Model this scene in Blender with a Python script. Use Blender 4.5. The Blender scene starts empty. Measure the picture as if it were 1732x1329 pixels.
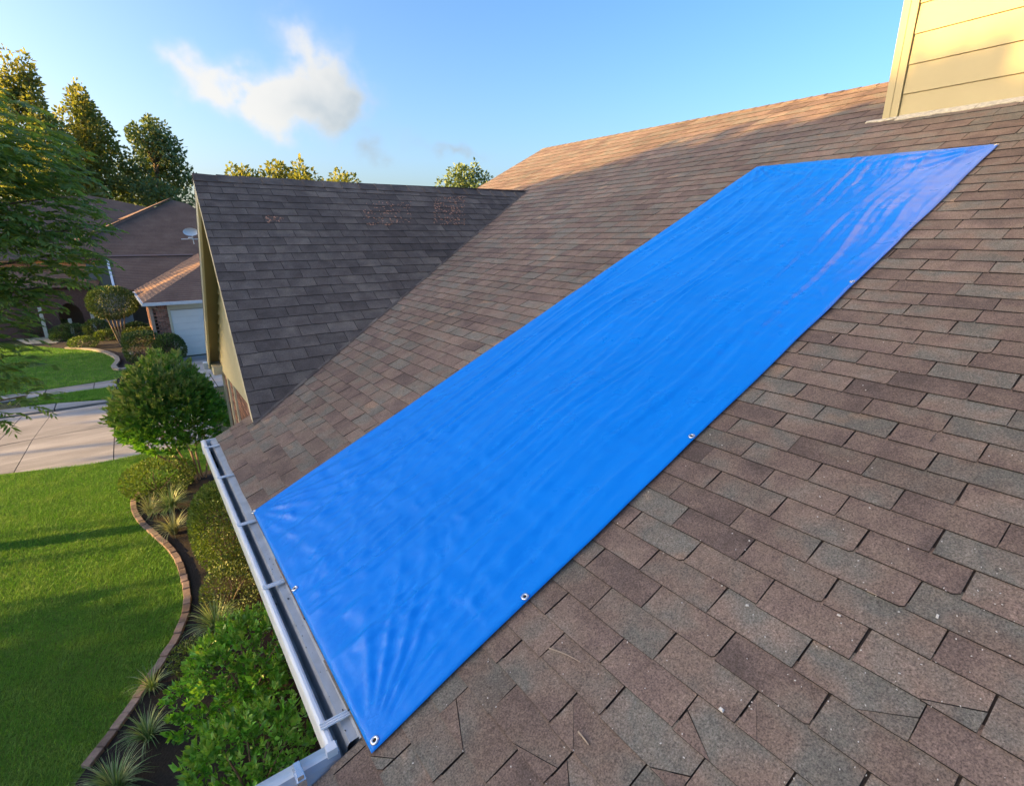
import bpy, bmesh, math, random
import numpy as np
from mathutils import Vector, Matrix, noise as mnoise

random.seed(7)
rng = np.random.default_rng(7)
scene = bpy.context.scene
COL = scene.collection
R_ = math.radians

# ------------------------------------------------------------------ camera
F_PX, ROLL, PITCH, YAW = 864.7, R_(-0.19), R_(-17.0), R_(36.34)
CX, CY, ZC = 866.0, 664.5, 5.0
fwd = np.array([math.sin(YAW)*math.cos(PITCH), math.cos(YAW)*math.cos(PITCH), math.sin(PITCH)])
rt = np.cross(fwd, [0, 0, 1]); rt /= np.linalg.norm(rt); upv = np.cross(rt, fwd)
right = math.cos(ROLL)*rt + math.sin(ROLL)*upv
up_c = -math.sin(ROLL)*rt + math.cos(ROLL)*upv
CAM = np.array([0.0, 0.0, ZC])
cam_data = bpy.data.cameras.new('camera')
cam_data.sensor_width = 36.0
cam_data.lens = 36.0*F_PX/1732.0
cam_data.clip_start = 0.05
cam_data.clip_end = 3000
cam = bpy.data.objects.new('camera', cam_data)
COL.objects.link(cam)
mw = Matrix.Identity(4)
for i in range(3):
    mw[i][0], mw[i][1], mw[i][2], mw[i][3] = right[i], up_c[i], -fwd[i], CAM[i]
cam.matrix_world = mw
scene.camera = cam

# ------------------------------------------------------------------ light
SUN_EL, SUN_AZ = R_(13.8), math.atan2(-0.94, 0.34)      # azimuth from +y towards +x
SUN_DIR = np.array([math.sin(SUN_AZ)*math.cos(SUN_EL), math.cos(SUN_AZ)*math.cos(SUN_EL), math.sin(SUN_EL)])
SKY_STRENGTH, SUN_STRENGTH, EXPOSURE = 0.15, 5.0, 1.7
sun_d = bpy.data.lights.new('sun', 'SUN')
sun_d.energy = SUN_STRENGTH
sun_d.angle = R_(0.5)
sun_d.color = (1.0, 0.585, 0.18)
sun = bpy.data.objects.new('sun', sun_d)
COL.objects.link(sun)
sun.rotation_euler = Vector(tuple(SUN_DIR)).to_track_quat('Z', 'Y').to_euler()
sun.location = (-30, 15, 20)

vs = scene.view_settings
vs.view_transform = 'Standard'; vs.look = 'None'; vs.exposure = EXPOSURE; vs.gamma = 1.0
vs.use_curve_mapping = False


def ray(p):
    return right*((p[0]-CX)/F_PX) - up_c*((p[1]-CY)/F_PX) + fwd


def onz(p, z=0.0):
    d = ray(p); return CAM + d*((z-ZC)/d[2])


def onx(p, x):
    d = ray(p); return CAM + d*(x/d[0])


def ony(p, y):
    d = ray(p); return CAM + d*(y/d[1])


def proj(P):
    d = np.asarray(P, float) - CAM
    c = d @ fwd
    return np.array([(d @ right)/c*F_PX + CX, -(d @ up_c)/c*F_PX + CY]) if c > 0.05 else None


# ------------------------------------------------------------------ node helpers
class NT:
    def __init__(self, tree):
        self.t = tree; self.n = tree.nodes; self.l = tree.links

    def new(self, kind, **kw):
        nd = self.n.new(kind)
        for k, v in kw.items():
            setattr(nd, k, v)
        return nd

    def put(self, sock, v):
        if hasattr(v, 'is_output') or isinstance(v, bpy.types.NodeSocket):
            self.l.new(v, sock)
        else:
            sock.default_value = v

    def math(self, op, a, b=0.0, c=None, clamp=False):
        nd = self.new('ShaderNodeMath', operation=op); nd.use_clamp = clamp
        self.put(nd.inputs[0], a); self.put(nd.inputs[1], b)
        if c is not None: self.put(nd.inputs[2], c)
        return nd.outputs[0]

    def vmath(self, op, a, b=None):
        nd = self.new('ShaderNodeVectorMath', operation=op)
        self.put(nd.inputs[0], a)
        if b is not None: self.put(nd.inputs[1], b)
        return nd.outputs['Value'] if op in ('DOT_PRODUCT', 'LENGTH') else nd.outputs[0]

    def noise(self, vec, scale, detail=2.0, rough=0.5, dist=0.0, w=None):
        nd = self.new('ShaderNodeTexNoise')
        if w is not None:
            nd.noise_dimensions = '4D'; self.put(nd.inputs['W'], w)
        self.put(nd.inputs['Vector'], vec)
        nd.inputs['Scale'].default_value = scale; nd.inputs['Detail'].default_value = detail
        nd.inputs['Roughness'].default_value = rough; nd.inputs['Distortion'].default_value = dist
        return nd.outputs[0]

    def ramp(self, fac, stops, interp='LINEAR'):
        nd = self.new('ShaderNodeValToRGB'); cr = nd.color_ramp; cr.interpolation = interp
        while len(cr.elements) < len(stops): cr.elements.new(0.5)
        for e, (p, c) in zip(cr.elements, stops):
            e.position = p; e.color = (*c, 1) if len(c) == 3 else c
        self.put(nd.inputs[0], fac)
        return nd.outputs[0]

    def mix(self, fac, a, b, blend='MIX'):
        nd = self.new('ShaderNodeMix', data_type='RGBA', blend_type=blend)
        self.put(nd.inputs[0], fac)
        for s, v in ((nd.inputs[6], a), (nd.inputs[7], b)):
            self.put(s, (*v, 1) if isinstance(v, tuple) and len(v) == 3 else v)
        return nd.outputs[2]

    def maprange(self, v, a, b, c=0.0, d=1.0, smooth=False):
        nd = self.new('ShaderNodeMapRange'); nd.interpolation_type = 'SMOOTHSTEP' if smooth else 'LINEAR'
        self.put(nd.inputs[0], v)
        for i, x in enumerate((a, b, c, d)): nd.inputs[i+1].default_value = x
        return nd.outputs[0]

    def bump(self, h, strength, dist=0.01, normal=None):
        nd = self.new('ShaderNodeBump'); nd.inputs['Strength'].default_value = strength
        nd.inputs['Distance'].default_value = dist; self.put(nd.inputs['Height'], h)
        if normal is not None: self.put(nd.inputs['Normal'], normal)
        return nd.outputs[0]


def material(name):
    m = bpy.data.materials.new(name); m.use_nodes = True
    nt = NT(m.node_tree)
    bsdf = m.node_tree.nodes['Principled BSDF']
    return m, nt, bsdf


def pos(nt):
    return nt.new('ShaderNodeNewGeometry').outputs['Position']


def rnd(nt):
    g = nt.new('ShaderNodeNewGeometry').outputs['Random Per Island']
    o = nt.new('ShaderNodeObjectInfo').outputs['Random']
    return nt.math('FRACT', nt.math('ADD', g, o))


def simple(name, col, rough=0.6, var=0.15, scale=6.0, bump=0.0, bscale=60.0, metal=0.0, spec=0.5, isl=0.0):
    m, nt, b = material(name)
    P = pos(nt)
    f = nt.noise(P, scale, 4.0, 0.6)
    fac = nt.maprange(f, 0.25, 0.75, 1-var, 1+var)
    if isl:
        fac = nt.math('MULTIPLY', fac, nt.maprange(rnd(nt), 0, 1, 1-isl, 1+isl))
    c = nt.mix(1.0, col, nt.new('ShaderNodeCombineColor').outputs[0], 'MULTIPLY')
    cc = nt.new('ShaderNodeCombineColor')
    for i in range(3): nt.put(cc.inputs[i], fac)
    c = nt.mix(1.0, col, cc.outputs[0], 'MULTIPLY')
    nt.put(b.inputs['Base Color'], c)
    b.inputs['Roughness'].default_value = rough
    b.inputs['Metallic'].default_value = metal
    b.inputs['Specular IOR Level'].default_value = spec
    if bump:
        nt.put(b.inputs['Normal'], nt.bump(nt.noise(P, bscale, 3.0), bump, 0.01))
    return m


# ------------------------------------------------------------------ world
world = bpy.data.worlds.new('World'); scene.world = world; world.use_nodes = True
wt = NT(world.node_tree)
bg = world.node_tree.nodes['Background']
sky = wt.new('ShaderNodeTexSky'); sky.sky_type = 'NISHITA'; sky.sun_disc = False
sky.sun_elevation = SUN_EL; sky.sun_rotation = SUN_AZ
sky.altitude = 10; sky.air_density = 0.75; sky.dust_density = 4.5; sky.ozone_density = 1.5
hs = wt.new('ShaderNodeHueSaturation'); hs.inputs['Saturation'].default_value = 1.3
hs.inputs['Value'].default_value = 1.0
wt.put(hs.inputs['Color'], sky.outputs[0])
gen = wt.new('ShaderNodeTexCoord').outputs['Generated']
c0 = ray((470, 150)); c0 /= np.linalg.norm(c0)
cr_ = np.cross(c0, [0, 0, 1]); cr_ /= np.linalg.norm(cr_); cu_ = np.cross(cr_, c0)


def cloud_uv(p):
    d = ray(p); d = d/(d @ c0)
    return d @ cr_, d @ cu_


dn = wt.vmath('NORMALIZE', gen)
den = wt.math('MAXIMUM', wt.vmath('DOT_PRODUCT', dn, tuple(c0)), 0.05)
nz1 = wt.new('ShaderNodeTexNoise'); nz1.inputs['Scale'].default_value = 15.0; nz1.inputs['Detail'].default_value = 3.0
nz1.inputs['Roughness'].default_value = 0.5
wt.put(nz1.inputs['Vector'], dn)
wob = wt.vmath('SUBTRACT', nz1.outputs[1], (0.5, 0.5, 0.5))
sc_ = wt.new('ShaderNodeVectorMath', operation='SCALE'); wt.put(sc_.inputs[0], wob); sc_.inputs['Scale'].default_value = 0.075
dw = wt.vmath('ADD', dn, sc_.outputs[0])
cu_x = wt.math('DIVIDE', wt.vmath('DOT_PRODUCT', dw, tuple(cr_)), den)
cu_y = wt.math('DIVIDE', wt.vmath('DOT_PRODUCT', dw, tuple(cu_)), den)


def blob(px, rx, ry, amp=1.0):
    x, y = cloud_uv(px)
    a = wt.math('DIVIDE', wt.math('SUBTRACT', cu_x, float(x)), rx)
    b = wt.math('DIVIDE', wt.math('SUBTRACT', cu_y, float(y)), ry)
    d2 = wt.math('ADD', wt.math('MULTIPLY', a, a), wt.math('MULTIPLY', b, b))
    return wt.math('MULTIPLY', wt.math('EXPONENT', wt.math('MULTIPLY', d2, -1.0)), amp)


def addall(lst):
    s = lst[0]
    for x in lst[1:]: s = wt.math('ADD', s, x)
    return s


dens = addall([blob((295, 100), .030, .026, .55), blob((335, 160), .030, .014, .5), blob((312, 106), .026, .030, .75), blob((362, 130), .034, .030, 1.0), blob((425, 150), .046, .032, 1.0), blob((412, 180), .026, .016, .75),
               blob((470, 180), .050, .036, 1.35), blob((540, 132), .044, .040, 1.2), blob((555, 178), .070, .042, 1.4),
               blob((478, 48), .036, .032, .50), blob((512, 82), .034, .026, .36), blob((568, 50), .034, .03, .26), blob((600, 168), .040, .045, .95),
               blob((775, 254), .060, .011, 1.15), blob((632, 260), .028, .016, .9), blob((690, 232), .04, .013, .5)])
nz2 = wt.noise(dn, 24.0, 4.0, 0.5)
dd = wt.math('MULTIPLY', dens, wt.maprange(nz2, 0.28, 0.72, 0.42, 1.4))
cov = wt.maprange(dd, 0.08, 1.5, 0.0, 0.88, smooth=True)
shade = wt.math('MULTIPLY', addall([blob((600, 190), .085, .05, .50), blob((530, 180), .06, .02, .22), blob((775, 254), .12, .05, 1.3), blob((632, 260), .08, .04, 1.0), blob((615, 150), .05, .04, .28)]),
                wt.maprange(nz2, 0.3, 0.7, 0.7, 1.25), clamp=True)
CL = 2.15
ccol = wt.mix(shade, (CL*0.95, CL*0.91, CL*0.84), (CL*.47, CL*.54, CL*.58))
skyc = wt.mix(cov, hs.outputs[0], ccol)
wt.put(bg.inputs['Color'], skyc)
bg.inputs['Strength'].default_value = SKY_STRENGTH


# ------------------------------------------------------------------ object helpers
class MB:
    def __init__(self): self.v = []; self.f = []; self.m = []

    def quad(self, pts, mi=0):
        b = len(self.v); self.v += [tuple(p) for p in pts]; self.f.append(tuple(range(b, b+len(pts)))); self.m.append(mi)

    def box(self, lo, hi, mi=0):
        x0, y0, z0 = lo; x1, y1, z1 = hi
        self.hexa([(x0, y0, z0), (x1, y0, z0), (x1, y1, z0), (x0, y1, z0), (x0, y0, z1), (x1, y0, z1), (x1, y1, z1), (x0, y1, z1)], mi)

    def hexa(self, p, mi=0):
        b = len(self.v); self.v += [tuple(q) for q in p]
        for f in ((0, 3, 2, 1), (4, 5, 6, 7), (0, 1, 5, 4), (1, 2, 6, 5), (2, 3, 7, 6), (3, 0, 4, 7)):
            self.f.append(tuple(b+i for i in f)); self.m.append(mi)

    def prism(self, poly, d, mi=0, top=None, sides=None):
        """poly: list of 3D points (ccw seen from +d); extruded to poly - d"""
        b = len(self.v); n = len(poly); d = np.asarray(d, float)
        self.v += [tuple(p) for p in poly] + [tuple(np.asarray(p, float)-d) for p in poly]
        self.f.append(tuple(range(b, b+n))); self.m.append(mi if top is None else top)
        self.f.append(tuple(range(b+2*n-1, b+n-1, -1))); self.m.append(mi)
        for i in range(n):
            j = (i+1) % n
            self.f.append((b+i, b+n+i, b+n+j, b+j)); self.m.append(mi if sides is None else sides)

    def bar(self, a, c, w, h, up=(0, 0, 1), mi=0):
        a = np.asarray(a, float); c = np.asarray(c, float); d = c-a; d /= np.linalg.norm(d)
        s = np.cross(d, up); s /= np.linalg.norm(s); u = np.cross(s, d)
        p = []
        for q in (a, c): p += [q-s*w/2-u*h/2, q+s*w/2-u*h/2, q+s*w/2+u*h/2, q-s*w/2+u*h/2]
        b = len(self.v); self.v += [tuple(x) for x in p]
        for f in ((0, 3, 2, 1), (4, 5, 6, 7), (0, 1, 5, 4), (1, 2, 6, 5), (2, 3, 7, 6), (3, 0, 4, 7)):
            self.f.append(tuple(b+i for i in f)); self.m.append(mi)

    def tube(self, pts, rad, n=8, mi=0):
        pts = [np.asarray(p, float) for p in pts]; rings = []
        for i, p in enumerate(pts):
            d = pts[min(i+1, len(pts)-1)] - pts[max(i-1, 0)]; d /= np.linalg.norm(d)
            a = np.cross(d, (0.31, 0.17, 0.93)); a /= np.linalg.norm(a); c = np.cross(d, a)
            r = rad[i] if hasattr(rad, '__len__') else rad
            b = len(self.v)
            self.v += [tuple(p + r*(math.cos(2*math.pi*k/n)*a + math.sin(2*math.pi*k/n)*c)) for k in range(n)]
            rings.append(b)
        for r0, r1 in zip(rings, rings[1:]):
            for k in range(n):
                self.f.append((r0+k, r0+(k+1) % n, r1+(k+1) % n, r1+k)); self.m.append(mi)
        self.f.append(tuple(rings[0]+k for k in reversed(range(n)))); self.m.append(mi)
        self.f.append(tuple(rings[-1]+k for k in range(n))); self.m.append(mi)

    def sweep(self, prof, path, closed=False, mi=0):
        """prof: list of (lateral, up) pairs along a list of frames (origin, lateral axis, up axis)"""
        rings = []
        for o, a, u in path:
            b = len(self.v); o = np.asarray(o, float)
            self.v += [tuple(o + np.asarray(a)*x + np.asarray(u)*y) for x, y in prof]; rings.append(b)
        n = len(prof)
        for r0, r1 in zip(rings, rings[1:]):
            for k in range(n if closed else n-1):
                self.f.append((r0+k, r0+(k+1) % n, r1+(k+1) % n, r1+k)); self.m.append(mi)

    def mesh(self, name, mats, smooth=False):
        me = bpy.data.meshes.new(name)
        me.from_pydata([tuple(map(float, p)) for p in self.v], [], self.f)
        for m in (mats if isinstance(mats, (list, tuple)) else [mats]): me.materials.append(m)
        me.polygons.foreach_set('material_index', self.m)
        if smooth: me.polygons.foreach_set('use_smooth', [True]*len(self.f))
        me.update()
        return me

    def build(self, name, mats, parent=None, smooth=False, **tags):
        return link(name, self.mesh(name, mats, smooth), parent, **tags)


def link(name, data, parent=None, matrix=None, **tags):
    o = bpy.data.objects.new(name, data)
    COL.objects.link(o)
    if parent is not None:
        o.parent = parent
        o.matrix_parent_inverse = PINV[parent.name]
    if matrix is not None: o.matrix_basis = matrix
    for k, v in tags.items():
        if v is not None: o[k] = v
    PINV[o.name] = matrix.inverted() if matrix is not None else Matrix.Identity(4)
    return o


PINV = {}


def thing(name, loc, label, category, group=None):
    o = bpy.data.objects.new(name, None); COL.objects.link(o)
    o.empty_display_size = 0.2
    o.location = tuple(map(float, loc)); o['label'] = label; o['category'] = category
    if group: o['group'] = group
    PINV[o.name] = Matrix.Translation(o.location).inverted()
    return o


def npmesh(name, verts, faces, mats, smooth=False, attr=None):
    """verts (N,3), faces (M,k) arrays -> mesh, quick"""
    verts = np.asarray(verts, np.float32); faces = np.asarray(faces, np.int32)
    me = bpy.data.meshes.new(name); k = faces.shape[1]
    me.vertices.add(len(verts)); me.vertices.foreach_set('co', verts.ravel())
    me.loops.add(faces.size); me.loops.foreach_set('vertex_index', faces.ravel())
    me.polygons.add(len(faces)); me.polygons.foreach_set('loop_start', np.arange(0, faces.size, k, dtype=np.int32))
    me.polygons.foreach_set('loop_total', np.full(len(faces), k, np.int32))
    if smooth: me.polygons.foreach_set('use_smooth', np.ones(len(faces), bool))
    for m in (mats if isinstance(mats, (list, tuple)) else [mats]): me.materials.append(m)
    if attr is not None:
        a = me.attributes.new('tone', 'FLOAT', 'POINT'); a.data.foreach_set('value', np.asarray(attr, np.float32))
    me.update(calc_edges=True)
    return me


# ------------------------------------------------------------------ materials
def shingle_mat(name, stops, specks=1.0, weather=(0.85, 1.15)):
    m, nt, b = material(name)
    P = pos(nt); r = rnd(nt)
    n1 = nt.noise(P, 4.2, 2.0, 0.5, 0.3, w=nt.math('MULTIPLY', r, 17.0))
    f = nt.math('ADD', nt.math('MULTIPLY', nt.math('SUBTRACT', n1, 0.5), 1.5), nt.math('ADD', 0.5, nt.math('MULTIPLY', nt.math('SUBTRACT', r, 0.5), 0.46)))
    col = nt.ramp(f, stops)
    sp = nt.noise(P, 170.0, 3.0, 0.75)
    sp2 = nt.noise(P, 55.0, 3.0, 0.7, 1.4)
    k = nt.math('MULTIPLY', nt.maprange(sp, 0.25, 0.75, 1-.75*specks, 1+.75*specks), nt.maprange(sp2, 0.3, 0.7, 1-.28*specks, 1+.28*specks))
    k = nt.math('MULTIPLY', k, nt.maprange(nt.noise(P, 0.75, 3.0), 0.3, 0.7, *weather))
    k = nt.math('MULTIPLY', k, nt.maprange(nt.noise(P, 9.0, 3.0, 0.6), 0.3, 0.7, 0.88, 1.12))
    k = nt.math('MULTIPLY', k, nt.maprange(nt.math('FRACT', nt.math('MULTIPLY', r, 7.13)), 0, 1, 0.88, 1.12))
    cc = nt.new('ShaderNodeCombineColor')
    for i in range(3): nt.put(cc.inputs[i], k)
    nt.put(b.inputs['Base Color'], nt.mix(1.0, col, cc.outputs[0], 'MULTIPLY'))
    b.inputs['Roughness'].default_value = 0.85
    b.inputs['Specular IOR Level'].default_value = 0.35
    hgt = nt.math('ADD', sp, nt.math('MULTIPLY', nt.noise(P, 14.0, 2.0), 0.8))
    nt.put(b.inputs['Normal'], nt.bump(hgt, 0.45, 0.004))
    return m


M_SH = shingle_mat('weathered_brown_shingle', [(0.10, (.115, .084, .070)), (0.32, (.167, .118, .095)), (0.50, (.194, .141, .108)), (0.62, (.180, .146, .116)),
                                               (0.74, (.150, .139, .115)), (0.86, (.174, .150, .120)), (0.97, (.270, .184, .126))])
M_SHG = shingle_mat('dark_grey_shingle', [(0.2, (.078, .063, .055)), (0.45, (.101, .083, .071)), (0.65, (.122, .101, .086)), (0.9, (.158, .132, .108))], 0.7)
M_EDGE = simple('asphalt_cut_edge', (.020, .016, .015), 0.95, 0.2, 30)
M_DECK = simple('asphalt_underlay', (.050, .038, .033), 0.95, 0.3, 12)
M_TRIM = simple('cream_trim_paint', (.62, .57, .42), 0.5, 0.06, 3)
M_SIDING = simple('cream_siding_paint', (.66, .58, .36), 0.55, 0.07, 2.5, 0.08, 40)
M_CHIM = simple('yellow_cream_siding', (.41, .345, .185), 0.6, 0.05, 1.8, 0.06, 30)
M_SOFFIT = simple('shaded_cream_soffit', (.30, .255, .13), 0.6, 0.08, 2)  # cream paint with shade and grass bounce put into its colour
M_ALU = simple('grey_aluminium', (.40, .41, .42), 0.42, 0.22, 9, 0.05, 30, metal=0.25)
M_LIP = simple('white_gutter_enamel', (.66, .70, .74), 0.3, 0.08, 7)
M_STEEL = simple('bright_metal', (.75, .76, .78), 0.25, 0.08, 20, metal=0.9)
M_DIRT = simple('gutter_dirt', (.035, .028, .022), 0.95, 0.5, 40, 0.4, 120)
M_FLASH = simple('peeling_cream_flashing', (.58, .52, .40), 0.7, 0.35, 24, 0.3, 60)
M_BRICK = simple('red_brown_brick', (.31, .155, .112), 0.85, 0.25, 12, 0.2, 80, isl=0.45)
M_MORTAR = simple('pale_mortar', (.42, .36, .31), 0.9, 0.15, 20)
M_EDGEBRICK = simple('weathered_edging_brick', (.205, .155, .135), 0.9, 0.3, 18, 0.35, 70, isl=0.4)
M_WHITE = simple('white_door_paint', (.82, .80, .75), 0.45, 0.04, 2)
M_NROOF = None


def neighbour_roof():
    m, nt, b = material('brown_far_shingle')
    P = pos(nt)
    w = nt.new('ShaderNodeTexWave'); w.bands_direction = 'Z'; w.inputs['Scale'].default_value = 4.2; w.inputs['Distortion'].default_value = 0.25
    nt.put(w.inputs['Vector'], P)
    n = nt.noise(P, 1.1, 4.0, 0.6); n2 = nt.noise(P, 14.0, 3.0, 0.7)
    col = nt.ramp(n, [(0.3, (.120, .068, .048)), (0.55, (.158, .093, .066)), (0.75, (.195, .120, .085))])
    k = nt.math('MULTIPLY', nt.maprange(w.outputs[1], 0, 1, 0.82, 1.08), nt.maprange(n2, 0.3, 0.7, 0.85, 1.15))
    cc = nt.new('ShaderNodeCombineColor')
    for i in range(3): nt.put(cc.inputs[i], k)
    nt.put(b.inputs['Base Color'], nt.mix(1.0, col, cc.outputs[0], 'MULTIPLY'))
    b.inputs['Roughness'].default_value = 0.9
    nt.put(b.inputs['Normal'], nt.bump(w.outputs[1], 0.5, 0.03))
    return m


M_NROOF = neighbour_roof()


def concrete(name, col):
    m, nt, b = material(name)
    P = pos(nt)
    st = nt.new('ShaderNodeMapping'); st.inputs['Scale'].default_value = (0.35, 1.6, 1.0); st.inputs['Rotation'].default_value = (0, 0, 0.08)
    nt.put(st.inputs['Vector'], P)
    n = nt.noise(st.outputs[0], 1.3, 5.0, 0.62, 0.6); n2 = nt.noise(P, 38.0, 4.0, 0.7); n3 = nt.noise(P, 0.5, 2.0)
    k = nt.math('MULTIPLY', nt.maprange(n, 0.3, 0.7, 0.68, 1.18), nt.maprange(n2, 0.3, 0.7, 0.9, 1.1))
    k = nt.math('MULTIPLY', k, nt.maprange(n3, 0.35, 0.65, 0.9, 1.1))
    k = nt.math('MULTIPLY', k, nt.maprange(rnd(nt), 0, 1, 0.93, 1.07))
    cc = nt.new('ShaderNodeCombineColor')
    for i in range(3): nt.put(cc.inputs[i], k)
    nt.put(b.inputs['Base Color'], nt.mix(1.0, col, cc.outputs[0], 'MULTIPLY'))
    b.inputs['Roughness'].default_value = 0.85
    nt.put(b.inputs['Normal'], nt.bump(n2, 0.25, 0.01))
    return m


M_CONC = concrete('pale_concrete', (.295, .290, .280))
M_WALK = concrete('grey_sidewalk_concrete', (.27, .26, .25))
M_CURBC = concrete('weathered_kerb_concrete', (.25, .235, .205))


def grass_ground(name, a, c):
    m, nt, b = material(name)
    P = pos(nt)
    n = nt.noise(P, 1.1, 4.0, 0.6); n2 = nt.noise(P, 26.0, 4.0, 0.75)
    col = nt.mix(nt.maprange(n, 0.3, 0.7), a, c)
    cc = nt.new('ShaderNodeCombineColor')
    k = nt.maprange(n2, 0.28, 0.72, 0.5, 1.5)
    for i in range(3): nt.put(cc.inputs[i], k)
    nt.put(b.inputs['Base Color'], nt.mix(1.0, col, cc.outputs[0], 'MULTIPLY'))
    b.inputs['Roughness'].default_value = 0.9; b.inputs['Specular IOR Level'].default_value = 0.2
    nt.put(b.inputs['Normal'], nt.bump(n2, 0.9, 0.05))
    return m


M_LAWN = grass_ground('lawn_soil_and_grass', (.090, .190, .024), (.115, .190, .032))
M_LAWN2 = grass_ground('far_lawn_grass', (.125, .180, .048), (.150, .190, .060))
M_GROUND = grass_ground('rough_ground', (.060, .075, .030), (.075, .080, .038))
M_MULCH = simple('dark_mulch', (.013, .010, .009), 0.95, 0.6, 30, 0.9, 45)


def leaf_mat(name, dark, light, tip=None, trans=0.35, rough=0.5, spec=0.4):
    m, nt, b = material(name)
    g = nt.new('ShaderNodeNewGeometry')
    r = g.outputs['Random Per Island']
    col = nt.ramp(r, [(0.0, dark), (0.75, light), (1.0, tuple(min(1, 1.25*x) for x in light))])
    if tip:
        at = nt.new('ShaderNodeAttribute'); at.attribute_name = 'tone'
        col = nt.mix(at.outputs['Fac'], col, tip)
    nt.put(b.inputs['Base Color'], col)
    b.inputs['Roughness'].default_value = rough
    b.inputs['Specular IOR Level'].default_value = spec
    tr = nt.new('ShaderNodeBsdfTranslucent')
    warm = nt.mix(1.0, col, (1.25, 1.15, 0.45), 'MULTIPLY')
    nt.put(tr.inputs['Color'], warm)
    mx = nt.new('ShaderNodeMixShader'); mx.inputs[0].default_value = trans
    nt.l.new(b.outputs[0], mx.inputs[1]); nt.l.new(tr.outputs[0], mx.inputs[2])
    out = m.node_tree.nodes['Material Output']
    nt.l.new(mx.outputs[0], out.inputs['Surface'])
    return m


M_BARK = simple('grey_brown_bark', (.13, .10, .075), 0.9, 0.35, 14, 0.6, 40)
M_BARKP = simple('pale_smooth_bark', (.26, .21, .15), 0.8, 0.3, 10, 0.3, 40)
L_GARD = leaf_mat('gardenia_leaf', (0.055, 0.188, 0.026), (0.141, 0.424, 0.051), (0.317, 0.447, 0.114), 0.25, 0.35, 0.5)
L_TREE = leaf_mat('round_tree_leaf', (0.055, 0.170, 0.027), (0.126, 0.347, 0.048), (0.330, 0.380, 0.144), 0.3, 0.45)
L_SHRUB = leaf_mat('shrub_leaf', (0.048, 0.094, 0.020), (0.105, 0.184, 0.037), (0.186, 0.282, 0.058), 0.25, 0.5)
L_CLIP = leaf_mat('clipped_shrub_leaf', (0.036, 0.072, 0.020), (0.076, 0.130, 0.036), (0.134, 0.208, 0.050), 0.2, 0.5)
L_FROND = leaf_mat('feathery_tree_leaf', (.100, .195, .060), (.185, .305, .090), (.36, .39, .10), 0.55, 0.45)
L_FAR = leaf_mat('far_tree_leaf', (.075, .120, .038), (.140, .195, .060), (.250, .260, .075), 0.5, 0.6)
L_FARD = leaf_mat('dark_far_tree_leaf', (0.058, 0.106, 0.042), (0.117, 0.180, 0.068), (0.212, 0.264, 0.080), 0.25, 0.6)
L_LIR = leaf_mat('strap_leaf', (0.061, 0.151, 0.050), (0.121, 0.255, 0.088), (0.366, 0.446, 0.275), 0.25, 0.4)
L_VAR = leaf_mat('variegated_strap_leaf', (0.104, 0.149, 0.066), (0.209, 0.263, 0.133), (0.372, 0.408, 0.266), 0.25, 0.45)
L_GRASS = leaf_mat('lawn_blade', (0.082, 0.227, 0.027), (0.130, 0.331, 0.041), (0.207, 0.367, 0.081), 0.3, 0.55, 0.25)

# ------------------------------------------------------------------ roof geometry (main slope)
RP = R_(22.78)
UP = np.array([math.cos(RP), 0, math.sin(RP)]); EV = np.array([0, 1.0, 0]); NR = np.array([-math.sin(RP), 0, math.cos(RP)])
ROOF_O = CAM - 1.74*NR


def rp(u, v, h=0.0):
    return ROOF_O + UP*u + EV*v + NR*h


def onroof(p):
    d = ray(p); P = CAM + d*(-1.74/(NR @ d)); q = P-ROOF_O
    return np.array([q @ UP, q @ EV])


U_EAVE, V_JOG = -0.306, 1.455
V_COR = 5.04
valB = onroof((430, 720)); cor3 = onroof((422, 703)); valT = onroof((895, 322)); rkp = onroof((808, 318)); rdL = onroof((918, 252)); rdR = onroof((1505, 140))


def ridge_u(v): return rdR[0] + (rdL[0]-rdR[0])*(v-rdR[1])/(rdL[1]-rdR[1])


def left_line(u):
    if u < cor3[0]: return np.array([U_EAVE, V_COR]), cor3
    if u < valT[0]: return valB, valT
    return rkp, rdL


def clip_half(poly, a, b):
    """keep the side to the right of a->b"""
    out = []
    n = len(poly)
    s = [(b[0]-a[0])*(p[1]-a[1])-(b[1]-a[1])*(p[0]-a[0]) for p in poly]
    for i in range(n):
        j = (i+1) % n
        if s[i] <= 0: out.append(poly[i])
        if (s[i] < 0 < s[j]) or (s[j] < 0 < s[i]):
            t = s[i]/(s[i]-s[j]); out.append((poly[i][0]+t*(poly[j][0]-poly[i][0]), poly[i][1]+t*(poly[j][1]-poly[i][1])))
    return out


# ------------------------------------------------------------------ HOUSE
house = thing('house', (5, 6, 0), 'low brick house in the foreground with a brown shingle roof, cross gable and cream chimney', 'house')

mb = MB()
deck = [(U_EAVE+.02, V_JOG), (U_EAVE+.02, V_COR-.02), tuple(cor3-np.array([0, .02])), tuple(valB), tuple(valT), (valT[0], valT[1]+1.5), tuple(rkp), tuple(rdL), (ridge_u(-7), -7.0), (-1.0, -7.0), (-1.0, V_JOG)]
mb.prism([rp(u, v, -.008) for u, v in deck][::-1], NR*0.14, 0)
# far slope behind the ridge
a, b_ = rp(*rdL, -.01), rp(ridge_u(-7), -7, -.01)
dn_ = np.array([math.cos(RP), 0, -math.sin(RP)])*7.5
mb.prism([a, b_, b_+dn_, a+dn_], np.array([0, 0, .14]), 0)
roof = mb.build('roof', [M_DECK], house)

EXP_T = ([-2, 2.2, 3.0, 3.5, 5.0, 6.0, 7.0, 8.5, 10.5], [.127, .127, .137, .150, .188, .21, .26, .33, .36])


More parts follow.
